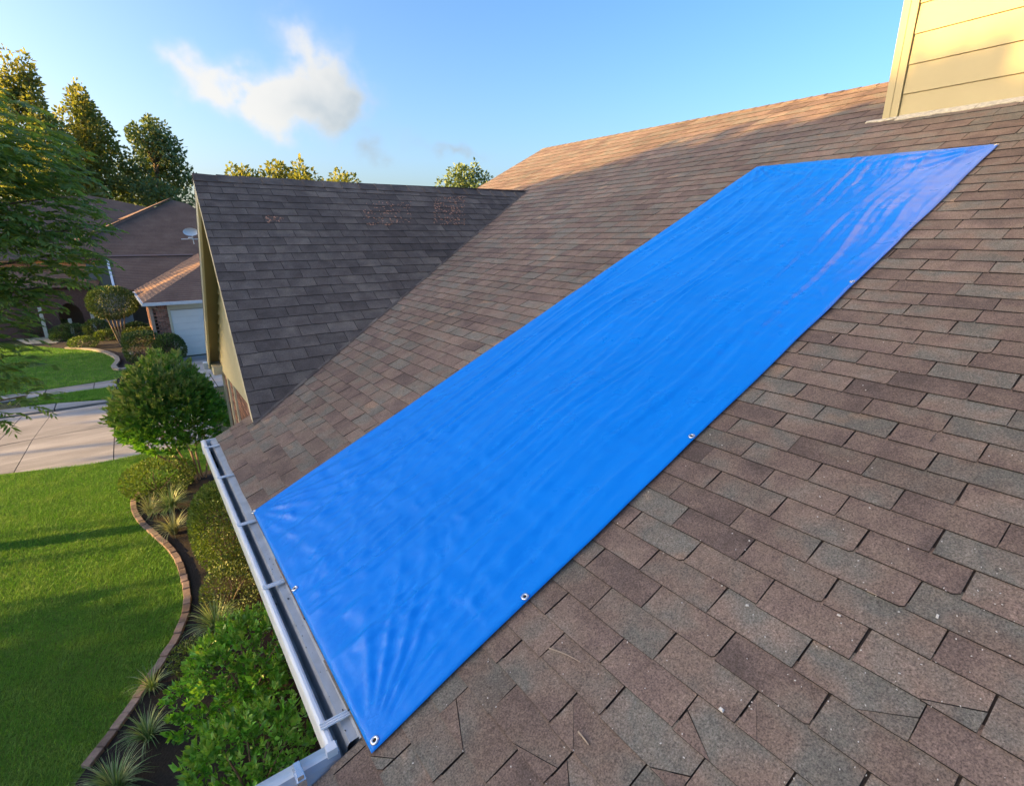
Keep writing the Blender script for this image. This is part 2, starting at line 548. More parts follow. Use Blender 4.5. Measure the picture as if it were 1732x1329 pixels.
def tab_w(u, v):
    w = np.interp(v, [-9, 1.5, 3.2, 4.4], [.300, .300, .285, .238])
    return w*np.interp(u, [2.5, 5.0, 9], [1.0, 1.22, 1.35])


TARP = [onroof((632, 1277)), onroof((430, 868)), onroof((1280, 285)), onroof((1690, 247))]


def in_poly(p, poly):
    s = [(poly[(i+1) % 4][0]-poly[i][0])*(p[1]-poly[i][1])-(poly[(i+1) % 4][1]-poly[i][1])*(p[0]-poly[i][0]) for i in range(4)]
    return all(x <= 0.0 for x in s) or all(x >= 0.0 for x in s)


TORN = [onroof(p) for p in ((800, 1265), (905, 1240), (1010, 1225), (1090, 1190), (1180, 1190), (1290, 1180), (1455, 1160), (1535, 1130), (1650, 1120), (690, 1255), (1390, 1255), (960, 1290), (1600, 1210))]
tabs = []          # (area, poly(u,v), u0, exposure, torn)
u0 = U_EAVE - 0.127*5
k = 0
while u0 < 10.9:
    ex = float(np.interp(u0, *EXP_T))
    v = -7.0 + (k % 2)*0.5*tab_w(u0, 0) + random.uniform(-.02, .02) + (k*0.37 % 1)*0.06
    while v < 12.6:
        w = float(tab_w(u0, v))
        g = 0.0030
        ju = [random.uniform(-.004, .004) for _ in range(2)]
        jv = [random.uniform(-.0025, .0025) for _ in range(4)]
        lo = u0+ju[0]; hi = u0+ex+0.03
        if (u0 < U_EAVE-.01 and v+w > V_JOG-.02):
            if v > V_JOG-.02: v += w; continue
        poly = [(lo, v+g+jv[0]), (lo+ju[1]*.8, v+w*.5), (lo+ju[1]*.4, v+w-g+jv[1]), (hi, v+w-g+jv[2]), (hi, v+g+jv[3])]
        torn = None
        if random.random() < .16:      # worn, rounded lower corner
            c = random.uniform(.008, .018)
            poly = [(lo+c*.8, v+g), (lo, v+g+c)] + poly[1:]
        for T in TORN:
            if u0 <= T[0] < u0+ex and v <= T[1] < v+w: torn = 1
        if u0 < U_EAVE-.01: poly = [(p[0], min(p[1], V_JOG-.012)) for p in poly]
        a, b_ = left_line(u0+ex*.3)
        poly = clip_half(poly, (b_[0], b_[1]-.012), (a[0], a[1]-.012)) if False else poly
        # keep v below the left line
        d = (b_[0]-a[0], b_[1]-a[1])
        if d[0] != 0 or d[1] != 0:
            poly = clip_half(poly, b_, a) if ((b_[0]-a[0])*(-5.0-a[1]) - (b_[1]-a[1])*(u0-a[0])) > 0 else clip_half(poly, a, b_)
        if len(poly) >= 3:
            r0, r1 = (ridge_u(-7), -7.0), (float(rdL[0]), float(rdL[1]))
            if u0+ex > 9.2:
                poly = clip_half(poly, r1, r0) if ((r1[0]-r0[0])*(v-r0[1])-(r1[1]-r0[1])*(5.0-r0[0])) > 0 else clip_half(poly, r0, r1)
        if len(poly) >= 3:
            ar = 0.5*abs(sum(poly[i][0]*poly[(i+1) % len(poly)][1]-poly[(i+1) % len(poly)][0]*poly[i][1] for i in range(len(poly))))
            if ar > 2e-4:
                pr = [proj(rp(*p)) for p in poly]
                cu = sum(p[0] for p in poly)/len(poly); cv = sum(p[1] for p in poly)/len(poly)
                A = 0
                if all(p is not None for p in pr):
                    A = 0.5*abs(sum(pr[i][0]*pr[(i+1) % len(pr)][1]-pr[(i+1) % len(pr)][0]*pr[i][1] for i in range(len(pr))))
                    c = np.mean(pr, axis=0)
                    if not (-10 < c[0] < 1742 and -10 < c[1] < 1339): A = 0 if (c[0] < -60 or c[0] > 1792 or c[1] < -60 or c[1] > 1389) else A*.2
                    elif in_poly((cu, cv), TARP): A = 0
                keep = A > 0 or (-4 < v < 12.6 and not in_poly((cu, cv), TARP))
                if in_poly((cu, cv), TARP) and (min(abs(cv-TARP[0][1]), abs(cv-TARP[1][1])) < .4 or u0 < .1): keep = True
                if keep and torn:
                    # a cracked lower corner: the broken piece lies a hair apart and slightly skewed
                    f1, f2 = random.uniform(.35, .9), random.uniform(.22, .55)
                    if random.random() < .6: ql, qr = (u0+ex*f1, v), (u0, v+w*f2)
                    else: ql, qr = (u0, v+w*(1-f2)), (u0+ex*f1, v+w)
                    gap = .0011
                    for sg in (1, -1):
                        A_, B__ = (ql[0]+sg*gap, ql[1]), (qr[0]+sg*gap, qr[1])
                        pc = clip_half(poly, A_, B__) if sg > 0 else clip_half(poly, B__, A_)
                        if sg < 0: pc = [(q[0]-random.uniform(.0, .003), q[1]+random.uniform(-.002, .002)) for q in pc]
                        if len(pc) >= 3: tabs.append([A*(.8 if sg > 0 else .2), pc, u0, ex, 'main'])
                elif keep: tabs.append([A, poly, u0, ex, 'main'])
        v += w
    u0 += ex
    k += 1

# gable (cross) roof plane facing the camera
yR, zR = 8.27, 5.78
G_T = np.array([0.92, yR, zR]); G_B = np.array([0.68, 4.80, 3.41])
gs = np.array([0, yR-4.80, zR-3.41]); GL = float(np.linalg.norm(gs)); GU = gs/GL; GX = np.array([1.0, 0, 0]); GN = np.cross(GX, GU)


def gp(t, x, h=0.0):
    return np.array([0, 4.80, 3.41]) + GU*t + GX*x + GN*h


def ongable(p):
    d = ray(p); o = gp(0, 0); t = (GN @ (o-CAM))/(GN @ d); P = CAM+d*t-o
    return np.array([P @ GU, P[0]])


vA = ongable((430, 718)); vBt = ongable((895, 322))
GXL = lambda t: 0.68+(0.92-0.68)*t/GL
t0 = -0.1; k = 0; EXG = GL/26.0
while t0 < GL-0.02:
    x = 0.3 + (k % 2)*0.15 + random.uniform(-.03, .03)
    while x < 7.2:
        w = 0.305*random.uniform(.98, 1.02); g = .002
        lo, hi = t0+random.uniform(-.004, .004), min(t0+EXG+.03, GL)
        poly = [(lo, x+g), (lo+random.uniform(-.003, .003), x+w*.5), (lo, x+w-g), (hi, x+w-g), (hi, x+g)]
        # rake on the left, valley on the right
        poly = clip_half(poly, (0, GXL(0)), (GL, GXL(GL))) if ((GL)*(5-GXL(0))) <= 0 else clip_half(poly, (GL, GXL(GL)), (0, GXL(0)))
        if len(poly) >= 3:
            va, vb = (vA[0], vA[1]), (vBt[0], vBt[1])
            s = (vb[0]-va[0])*(1.0-va[1])-(vb[1]-va[1])*(GL-va[0])
            poly = clip_half(poly, vb, va) if s > 0 else clip_half(poly, va, vb)
        if len(poly) >= 3:
            ar = 0.5*abs(sum(poly[i][0]*poly[(i+1) % len(poly)][1]-poly[(i+1) % len(poly)][0]*poly[i][1] for i in range(len(poly))))
            if ar > 2e-4:
                pr = [proj(gp(*p)) for p in poly]
                A = 0.5*abs(sum(pr[i][0]*pr[(i+1) % len(pr)][1]-pr[(i+1) % len(pr)][0]*pr[i][1] for i in range(len(pr))))
                tabs.append([A, poly, t0, EXG, 'gable'])
        x += w
    t0 += EXG; k += 1

tabs.sort(key=lambda q: -q[0])
mb = MB()
gdeck = [(vA[0]-.02, GXL(vA[0])+.01), (vBt[0], vBt[1]), (GL, vBt[1]+.2), (GL, GXL(GL)+.01)]
mb.prism([gp(t, x, -.008) for t, x in gdeck], GN*0.10, 0)
wing = mb.build('roof', [M_DECK], house)


def tab_mesh(name, poly, u0, ex, which, mats):
    mbt = MB(); add_tab(mbt, poly, u0, ex, which, local=True)
    return mbt.mesh(name, mats)


def add_tab(mbt, poly, u0, ex, which, local=False):
    butt = .0068 if which == 'main' else .0066
    n = len(poly); b = len(mbt.v)
    cu, cv = u0, sum(p[1] for p in poly)/n
    tilt = random.uniform(-.002, .002)
    tops, bots = [], []
    for (u, v) in poly:
        s = min(max((u-u0)/(ex+.03), 0), 1)
        h = butt*(1-s) + .0006*s + tilt*(v-cv)/.15*(1-s) + random.uniform(0, .0012)*(1-s)
        tops.append((u, v, h)); bots.append((u, v, -.007))
    if local: conv = lambda q: (q[1]-cv, q[0]-cu, q[2])
    elif which == 'main': conv = lambda q: rp(*q)
    else: conv = lambda q: gp(*q)
    pts = [conv(q) for q in tops+bots]
    mbt.v += [tuple(p) for p in pts]
    area = sum(poly[i][1]*poly[(i+1) % n][0]-poly[(i+1) % n][1]*poly[i][0] for i in range(n))   # orientation in (v,u)
    idx = list(range(n)) if area > 0 else list(range(n))[::-1]
    mbt.f.append(tuple(b+i for i in idx)); mbt.m.append(0)
    for i in range(n):
        a_, c_ = idx[i], idx[(i+1) % n]
        mbt.f.append((b+a_, b+n+a_, b+n+c_, b+c_)); mbt.m.append(1)


N_IND = 300
rest = {'main': MB(), 'gable': MB()}
BAS = {'main': (EV, UP, NR), 'gable': (GX, GU, GN)}
for i, (A, poly, u0, ex, which) in enumerate(tabs):
    if i < N_IND and A > 0:
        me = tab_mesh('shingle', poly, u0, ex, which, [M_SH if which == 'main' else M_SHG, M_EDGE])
        cv = sum(p[1] for p in poly)/len(poly)
        O = rp(u0, cv) if which == 'main' else gp(u0, cv)
        ax = BAS[which]
        mt = Matrix(((ax[0][0], ax[1][0], ax[2][0], O[0]), (ax[0][1], ax[1][1], ax[2][1], O[1]), (ax[0][2], ax[1][2], ax[2][2], O[2]), (0, 0, 0, 1)))
        link('shingle', me, roof if which == 'main' else wing, mt)
    else:
        add_tab(rest[which], poly, u0, ex, which)
rest['main'].build('shingles', [M_SH, M_EDGE], roof, kind='stuff')
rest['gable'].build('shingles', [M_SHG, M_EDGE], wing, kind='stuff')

# ridge caps: main ridge and gable ridge
mb = MB()
v = -6.0
while v < rdL[1]-.05:
    c = rp(ridge_u(v), v, .004); c2 = rp(ridge_u(v+.26), v+.26, .004)
    l0 = -UP*.14; r0 = np.array([UP[0], 0, -UP[2]])*.14
    t1 = NR*.012
    mb.hexa([c+l0, c, c2, c2+l0, c+l0+t1, c+np.array([0, 0, .016]), c2+np.array([0, 0, .008]), c2+l0+NR*.004], 0)
    mb.hexa([c, c+r0, c2+r0, c2, c+np.array([0, 0, .016]), c+r0+np.array([0, 0, .012]), c2+r0+np.array([0, 0, .004]), c2+np.array([0, 0, .008])], 0)
    v += .25
mb.build('ridge_cap', [M_SH], roof)
mb = MB()
x = 0.92
while x < vBt[1]+.1:
    c = np.array([x, yR, zR+.004]); c2 = np.array([x+.29, yR, zR+.004])
    l0 = -GU*.16; r0 = np.array([0, GU[1], -GU[2]])*.16; z1 = np.array([0, 0, .022]); z2 = np.array([0, 0, .010])
    mb.hexa([c+l0, c2+l0, c2, c, c+l0+GN*.014, c2+l0+GN*.005, c2+z2, c+z1], 0)
    mb.hexa([c, c2, c2+r0, c+r0, c+z1, c2+z2, c2+r0+z2, c+r0+z2], 0)
    x += .275
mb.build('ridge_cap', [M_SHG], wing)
# valley flashing line: woven edge where the gable meets the main slope
mb = MB()
for i in range(40):
    q0 = valB+(valT-valB)*(i/40); q1 = valB+(valT-valB)*((i+1)/40)
    p0, p1 = rp(*q0, .010), rp(*q1, .010)
    mb.quad([p0-EV*.015, p1-EV*.015, p1+np.array([.0, .02, .015]), p0+np.array([.0, .02, .015])], 0)
mb.build('valley_flashing', [M_SHG], roof)

# far gable slope with soffit, rake boards
FT, FB = np.array([0.93, yR, zR-.005]), np.array([1.0, 11.72, 2.62])
fd = np.array([0, FB[1]-yR, FB[2]-zR]); fn = np.array([0, -fd[2], fd[1]]); fn = fn/np.linalg.norm(fn)
mb = MB()
FTr, FBr = FT+np.array([6.2, 0, 0]), FB+np.array([6.2, 0, 0])
mb.prism([FT, FTr, FBr, FB], fn*0.035, 0)
mb.build('roof', [M_EDGE], house)
wx = 1.22
mb = MB(); o_ = -fn*.037
mb.prism([FT+o_+np.array([.035, 0, 0]), np.array([wx+.05, yR, zR])+o_, np.array([wx+.05, FB[1], FB[2]])+o_, FB+o_+np.array([.03, 0, 0])], fn*.02, 0)
soff = mb.build('soffit', [M_SOFFIT], house)
mb = MB()
mb.prism([FT+o_*1.0+np.array([.0, 0, 0]), FT+o_+np.array([.032, 0, 0]), FB+o_+np.array([.032, 0, 0]), FB+o_], fn*.15, 0)
mb.build('rake_board', [M_TRIM], house)
mb = MB(); gr = np.array([.02, 0, 0])     # near rake: thin trim under the shingle edge
mb.prism([gp(0.02, GXL(0)+.004, -.012), gp(0.02, GXL(0)+.034, -.012), gp(GL, GXL(GL)+.034, -.012), gp(GL, GXL(GL)+.004, -.012)], GN*.10, 0)
mb.build('rake_board', [M_TRIM], house)
mb = MB(); mb.box((1.035, 11.15, 2.44), (wx-.003, 11.62, 2.60)); mb.build('eave_return', [M_TRIM], house)
mb = MB(); mb.box((0.93, 11.66, 2.46), (7.0, 11.80, 2.60)); mb.build('gutter', [M_LIP], house)

# gable wall: siding planks above, brick below
z_sid = 2.5


def wall_y(z):      # y limits of the gable wall at height z
    ya = 4.80 + (max(z, 3.3)+.16-3.41)/(zR-3.41)*(yR-4.80)
    yb = yR + (zR-.10-z)/(zR-2.62)*(FB[1]-yR)
    return max(ya, 5.12), min(yb, 11.42)


zz = z_sid; i = 0
while zz < 5.3:
    a0, a1 = wall_y(zz); c0_, c1_ = wall_y(zz+.2)
    if zz < 3.2: a0 = c0_ = 5.12
    if c1_-c0_ < .05: break
    mb = MB()
    j = random.uniform(-.012, .012)
    mb.hexa([(wx-.040, a0, zz), (wx+.04, a0, zz), (wx+.04, a1-j, zz), (wx-.040, a1-j, zz), (wx-.008, c0_, zz+.205), (wx+.04, c0_, zz+.205), (wx+.04, c1_-j, zz+.205), (wx-.008, c1_-j, zz+.205)])
    mb.build('siding_plank', [M_SIDING], house)
    zz += .2
mb = MB(); mb.box((wx+.02, 5.10, 0), (7.0, 11.40, 2.50)); mb.box((wx+.04, 5.3, 2.5), (wx+.08, 11.0, 3.0))
mb.build('wall', [M_MORTAR], house)
mb = MB()
zz = 0.0; r_ = 0
while zz < 2.43:
    y = 5.12 + (r_ % 2)*.105
    while y < 11.28:
        if not (10.02 < y < 10.3): mb.box((wx-.004+random.uniform(0, .004), y, zz), (wx+.03, y+.195, zz+.062))
        y += .21
    zz += .075; r_ += 1
mb.build('bricks', [M_BRICK], house, kind='stuff')
for ya, yb in ((11.28, 11.44), (10.66, 10.80), (10.02, 10.13)):
    mb = MB(); mb.box((wx-.03, ya, 0), (wx+.05, yb, 2.49)); mb.build('trim_board', [M_TRIM], house)
# main front walls (under the eave)
mb = MB(); mb.box((.86, -6, 0), (9.5, 4.98, 2.95)); mb.build('wall', [M_MORTAR], house)
mb = MB(); mb.box((.40, V_JOG+.02, 2.95), (.86, 5.0, 2.99)); mb.build('soffit', [M_SOFFIT], house)
mb = MB(); mb.box((.395, V_JOG+.01, 2.98), (.42, 5.02, 3.225)); mb.build('fascia_board', [M_TRIM], house)
mb = MB(); mb.box((-.45, -6, 2.72), (-.42, V_JOG-.05, 2.98)); mb.box((-.42, V_JOG-.05, 2.60), (.40, V_JOG-.02, 2.95)); mb.build('fascia_board', [M_TRIM], house)
mb = MB(); mb.box((-.05, -6, 0), (.86, V_JOG-.25, 2.7)); mb.build('wall', [M_MORTAR], house)

# gutter along the eave (profile in x,z) and the jog piece
ZG = 3.262
prof = [(.408, .016), (.395, .004), (.352, -.002), (.343, -.014), (.335, -.10), (.315, -.108), (.303, -.10), (.305, -.03), (.309, -.004), (.307, .004), (.300, .010), (.289, .011), (.280, .006), (.276, -.006), (.272, -.06), (.285, -.12), (.34, -.125), (.372, -.06), (.392, -.012), (.408, .006)]
mb = MB()
mb.sweep(prof, [((0, y, ZG-.004*math.sin(y*1.1)), (1, 0, 0), (0, 0, 1)) for y in np.linspace(1.475, 5.05, 24)], closed=True)
for f_ in range(len(mb.f)):
    kk = f_ % len(prof); mb.m[f_] = 1 if 8 <= kk <= 15 else 0
gut = mb.build('gutter', [M_ALU, M_LIP], house)
mb = MB()
for j in range(36):
    y = 1.6+random.random()*3.3; x = random.uniform(.31, .335); s = random.uniform(.004, .011)
    mb.box((x, y, ZG-.103), (x+s, y+s*random.uniform(1, 2.5), ZG-.100+s*.4))
for j in range(60):
    y = random.uniform(4.55, 4.95); x = random.uniform(.306, .334); s = random.uniform(.006, .012)
    mb.box((x, y, ZG-.103), (x+s*.8, y+s, ZG-.08+s*.6))
for j in range(70):
    y = random.uniform(1.5, 5.0); x = random.uniform(.35, .395); s = random.uniform(.0015, .004)
    zz_ = ZG-.002+(x-.352)/.043*.006
    mb.box((x, y, zz_), (x+s, y+s*random.uniform(1, 3), zz_+.0015))
mb.build('debris', [M_DIRT], gut, kind='stuff')
mb = MB(); mb.box((.272, 5.048, ZG-.12), (.40, 5.056, ZG+.008)); mb.build('end_cap', [M_LIP], gut)
for px in ((358, 757), (384, 807), (420, 886), (466, 990), (575, 1216)):
    y = onz(px, 3.265)[1]
    mb = MB()
    mb.box((.282, y-.013, ZG+.0105), (.405, y+.013, ZG+.0125)); mb.box((.282, y-.013, ZG+.0125), (.405, y-.010, ZG+.018)); mb.box((.282, y+.010, ZG+.0125), (.405, y+.013, ZG+.018))
    mb.box((.282, y-.0015, ZG+.0125), (.405, y+.0015, ZG+.0165))
    mb.build('hanger', [M_LIP], gut)
prof2 = [(.030, .012), (.034, .002), (.030, -.012), (.020, -.016), (.006, -.014), (-.008, -.030), (-.022, -.055), (-.034, -.085), (-.038, -.14), (.030, -.15)]
mb = MB()
mb.sweep(prof2, [((x, 1.470+.012*0, ZG-.002), (0, 1, 0), (0, 0, 1)) for x in np.linspace(.315, -.75, 12)], closed=True)
for f_ in range(len(mb.f)):
    kk = f_ % len(prof2); mb.m[f_] = 1 if kk in (9, 0, 1, 2, 3) else 0
M_BLUEALU = simple('blue_grey_enamel', (.26, .29, .35), 0.35, 0.1, 9)
gj = mb.build('gutter', [M_BLUEALU, M_LIP], house)
mb = MB(); mb.box((.16, 1.437, ZG-.065), (.19, 1.505, ZG-.008)); mb.box((.165, 1.44, ZG-.008), (.185, 1.50, ZG+.013)); mb.build('hanger', [M_STEEL], gj)
mb = MB(); mb.box((.272, 1.470, ZG-.02), (.308, 1.503, ZG+.0122)); mb.build('corner_cap', [M_LIP], gj)
# metal drip edge under the first course
mb = MB(); mb.hexa([(.385, 1.46, 3.262), (.47, 1.46, 3.295), (.47, 5.05, 3.295), (.385, 5.05, 3.262), (.385, 1.46, 3.265), (.47, 1.46, 3.2985), (.47, 5.05, 3.2985), (.385, 5.05, 3.265)])
mb.build('drip_edge', [M_ALU], house)

# chimney
CXF = 7.64
mb = MB(); mb.box((CXF+.03, -1.6, 5.9), (9.4, 2.80, 10.6)); chim = mb.build('chimney', [M_CHIM], house)
zs = [5.93, 6.26, 6.56, 6.86, 7.165, 7.46]
while zs[-1] < 10.5: zs.append(zs[-1]+.30)
for z0, z1 in zip(zs, zs[1:]):
    mb = MB(); mb.hexa([(CXF+.001, -1.6, z0+.006), (CXF+.028, -1.6, z0+.006), (CXF+.028, 2.695, z0+.006), (CXF+.001, 2.695, z0+.006), (CXF+.014, -1.6, z1), (CXF+.028, -1.6, z1), (CXF+.028, 2.695, z1), (CXF+.014, 2.695, z1)])
    mb.build('siding_plank', [M_CHIM], chim)
mb = MB(); mb.box((CXF-.022, 2.703, 6.05), (CXF+.028, 2.83, 10.6)); mb.build('corner_board', [M_CHIM], chim)
mb = MB(); mb.box((CXF-.03, 2.78, 6.05), (CXF+.06, 2.852, 10.6)); mb.build('corner_board', [M_CHIM], chim)
# base flashing, torn strip lying on the shingles
yb = 3.02; i = 0
while yb > -1.4:
    L = random.uniform(.22, .55)
    mb = MB()
    u_b = (CXF-ROOF_O[0])/UP[0]
    w_ = random.uniform(.10, .15) if yb < 2.8 else .05
    n_ = 7
    lo = [rp(u_b-w_-random.uniform(0, .035), yb-L*q/(n_-1), .011+random.uniform(0, .008)) for q in range(n_)]
    hi = [rp(u_b+.03 if yb < 2.85 else u_b-.01, yb-L*q/(n_-1), .020) for q in range(n_)]
    for q in range(n_-1): mb.prism([lo[q], lo[q+1], hi[q+1], hi[q]][::-1], NR*.009, 0)
    mb.build('flashing', [M_FLASH], chim)
    yb -= L+.008

# ------------------------------------------------------------------ TARP
def tarp_mat():
    m, nt, b = material('blue_polyethylene_tarp')
    P = pos(nt)
    n = nt.noise(P, 1.6, 3.0, 0.6); n2 = nt.noise(P, 6.0, 2.0, 0.5)
    col = nt.mix(nt.maprange(n, 0.3, 0.7), (.001, .192, .72), (.001, .212, .78))
    nt.put(b.inputs['Base Color'], col)
    nt.put(b.inputs['Roughness'], nt.maprange(n2, 0.3, 0.7, 0.26, 0.36))
    b.inputs['Specular IOR Level'].default_value = 0.27
    w1 = nt.new('ShaderNodeTexWave'); w1.bands_direction = 'X'; w1.inputs['Scale'].default_value = 60.0; nt.put(w1.inputs['Vector'], P)
    w2 = nt.new('ShaderNodeTexWave'); w2.bands_direction = 'Y'; w2.inputs['Scale'].default_value = 60.0; nt.put(w2.inputs['Vector'], P)
    st = nt.new('ShaderNodeMapping'); st.inputs['Scale'].default_value = (4.0, 11.0, 4.0); nt.put(st.inputs['Vector'], P)
    cr = nt.noise(st.outputs[0], 2.0, 2.0, 0.45, 0.4)
    h = nt.math('ADD', nt.math('MULTIPLY', nt.math('ADD', w1.outputs[1], w2.outputs[1]), 0.02), nt.math('ADD', nt.math('MULTIPLY', cr, 0.7), nt.math('MULTIPLY', nt.math('ABSOLUTE', nt.math('SUBTRACT', nt.noise(st.outputs[0], 5.5, 3.0, 0.6, 0.8), 0.5)), 1.5)))
    nt.put(b.inputs['Normal'], nt.bump(h, 0.17, 0.01))
    return m


M_TARP = tarp_mat()
tarp = thing('tarp', rp(3, 2.5, .02), 'long blue plastic tarp stretched over the brown roof from gutter towards chimney', 'tarp')
NU, NV = 420, 170
BR, BL, TL, TR = [np.array(q) for q in TARP]
S_, T_ = np.meshgrid(np.linspace(0, 1, NU), np.linspace(0, 1, NV), indexing='ij')     # S up-slope, T from right edge to left edge
UVu = ((1-S_)*((1-T_)*BR[0]+T_*BL[0]) + S_*((1-T_)*TR[0]+T_*TL[0]))
UVv = ((1-S_)*((1-T_)*BR[1]+T_*BL[1]) + S_*((1-T_)*TR[1]+T_*TL[1]))
LU, LV = 6.3, 2.1


def fbm(x, y, seed, octv=3):
    out = np.empty(x.shape)
    fx, fy = x.ravel(), y.ravel(); o = out.ravel()
    for i in range(len(fx)): o[i] = mnoise.fractal(Vector((fx[i], fy[i], seed)), 1.0, 2.0, octv)
    return out


def ridged(n): return np.exp(-(n*4.2)**2)


a_ = S_*LU; b_v = T_*LV
edge = np.minimum(np.minimum(S_*LU, (1-S_)*LU), np.minimum(T_*LV, (1-T_)*LV))
env = np.clip(edge/.16, 0, 1)**.7
h = np.full(S_.shape, .014)
warp = fbm(a_*.55, b_v*1.2, 3.1, 2)
n_long = fbm(a_*.45+warp*.15, b_v*6.0+warp*.9, 11.3, 3)              # long pulls up the slope
h += env*(.016*ridged(n_long) * np.clip(.35+.65*S_, 0, 1) + .007*n_long)
n_low = fbm(a_*3.0, b_v*3.4, 21.7, 3); n_low2 = fbm(a_*5.5+n_low, b_v*3.2, 5.5, 2)
lowmask = np.clip((1.9-a_)/1.2, 0, 1)
n_crk = fbm(a_*4.0+n_low*.6, b_v*9.0, 90.0, 3)
h += env*lowmask*(.0035*n_low + .004*ridged(n_low2) + .007*np.exp(-(n_crk*7)**2)*np.clip(.4+n_low, 0, 1))
h += env*.0055*fbm(a_*2.2, b_v*8.0, 41.0, 3)
for (ca, cb, amp, kf, L, ph) in ((0, 0, .018, 15, .6, .3), (0, LV, .018, 15, .6, 1.1), (LU, 0, .026, 10, 1.6, .4), (LU, LV, .018, 13, .8, .2), (.0, .95, .006, 9, .35, .2), (1.75, 0, .004, 9, .3, 0), (3.3, 0, .004, 9, .3, 0)):
    dx, dy = a_-ca, b_v-cb; r = np.hypot(dx, dy); th = np.arctan2(dy, dx)
    th_w = th + .12*fbm(r*.9, th*2.0, 9.0+kf+ca, 2)
    h += env*amp*ridged(np.sin(kf*th_w+ph)*.42)*np.exp(-r/L)*np.clip(r/.12, 0, 1)
h += .004*np.clip(1-edge/.05, 0, 1)*(edge > .0)          # doubled hem
h += .003*np.exp(-((T_*LV-.055)/.006)**2) + .002*np.exp(-(((1-T_)*LV-.05)/.006)**2)
# packing creases: a regular grid of faint folds
for kk_ in np.arange(.45, 6.3, .62): h += env*.0012*np.exp(-((a_-kk_)/.012)**2)*(.4+.6*np.clip(n_low+.5, 0, 1))
for kk_ in (.52, 1.05, 1.58): h += env*.0028*np.exp(-((b_v-kk_-.01*n_low)/.011)**2)
n_fine = fbm(a_*5.0, b_v*14.0, 61.0, 2)
h += env*.0028*ridged(n_fine)*np.clip(.5+fbm(a_*.7, b_v*1.4, 15.0, 2), 0, 1)
# shingle butts telegraph faintly
h += env*.0012*np.sin(UVu/.127*2*math.pi)*np.clip(1-np.abs(n_long), 0, 1)
# the sheet lifts slightly along the right edge
h += .010*np.exp(-(T_*LV/.07)**2)*(.3+.7*np.clip(fbm(a_*.8, b_v*0, 7.7, 2)+.5, 0, 1))*np.clip(S_*LU/.3, 0, 1)*np.clip((1-S_)*LU/.3, 0, 1)
scal_ = .010*np.sin(S_*math.pi*5)*np.exp(-T_*LV/.15)
ed = fbm(a_*1.3, b_v*.0, 77.0, 2)*.010
UVv2 = UVv + ed*(np.exp(-T_*LV/.12) + np.exp(-(1-T_)*LV/.12)) * np.clip(np.minimum(S_, 1-S_)*20, 0, 1)
verts = ROOF_O[None, None, :] + UVu[..., None]*UP + UVv2[..., None]*EV + (h+.004)[..., None]*NR
idx = np.arange(NU*NV).reshape(NU, NV)
faces = np.stack([idx[:-1, :-1], idx[1:, :-1], idx[1:, 1:], idx[:-1, 1:]], -1).reshape(-1, 4)
# skirt so that the sheet has an edge of real depth
border = np.concatenate([idx[:, 0], idx[-1, 1:], idx[-2::-1, -1], idx[0, -2:0:-1]])
low = verts.reshape(-1, 3)[border] - NR*.0035
allv = np.concatenate([verts.reshape(-1, 3), low])
nb = len(border); bi = np.arange(nb)+NU*NV; bj = np.roll(bi, -1)
sk = np.stack([border, bi, bj, np.roll(border, -1)], -1)
link('sheet', npmesh('sheet', allv, np.concatenate([faces, sk]), M_TARP, True), tarp)


def torus(mb, c, n, r, t, k=14):
    a = np.cross(n, (0, 1, .2)); a /= np.linalg.norm(a); b = np.cross(n, a)
    for ring in range(4): pass
    rings = []
    for i in range(k):
        th = 2*math.pi*i/k; d = a*math.cos(th)+b*math.sin(th)
        rings.append(len(mb.v))
        for q in range(6):
            ph = 2*math.pi*q/6
            mb.v.append(tuple(c + d*(r+t*math.cos(ph)) + n*(t*.6*math.sin(ph))))
    for i in range(k):
        for q in range(6):
            mb.f.append((rings[i]+q, rings[(i+1) % k]+q, rings[(i+1) % k]+(q+1) % 6, rings[i]+(q+1) % 6)); mb.m.append(0)
    b0 = len(mb.v); mb.v += [tuple(c + (a*math.cos(2*math.pi*i/k)+b*math.sin(2*math.pi*i/k))*r - n*t*.3) for i in range(k)]
    mb.f.append(tuple(range(b0, b0+k))); mb.m.append(1)


for px in ((639, 1257), (432, 869), (1684, 250), (503, 1000), (892, 1017), (1171, 744), (1441, 484), (1281, 290)):
    u, v = onroof(px)
    uu = np.clip((u-BR[0])/(TR[0]-BR[0]), 0, 1); tt = np.clip((v-BR[1])/(BL[1]-BR[1]), 0, 1)
    hh = h[int(uu*(NU-1)), int(tt*(NV-1))]
    mb = MB(); torus(mb, rp(u, v, hh+.007), NR, .0115, .0055); mb.build('grommet', [M_STEEL, M_EDGE], tarp, True)

# ------------------------------------------------------------------ bits lying on the roof
M_TWIG = simple('pale_dry_twig', (.34, .27, .20), 0.8, 0.2, 40)
M_TWIGD = simple('dark_twig', (.10, .08, .07), 0.9, 0.2, 40)
M_CHIP = simple('white_granule', (.62, .60, .56), 0.8, 0.2, 60)


def twig(pts, r, mat, label):
    P = [rp(*onroof(p), .014) for p in pts]
    mb = MB(); mb.tube(P, [r*(1-.5*i/len(P)) for i in range(len(P))], 6)
    o = mb.build('twig', [mat]); o['label'] = label; o['category'] = 'twig'; o['group'] = 'twigs lying on the shingles'


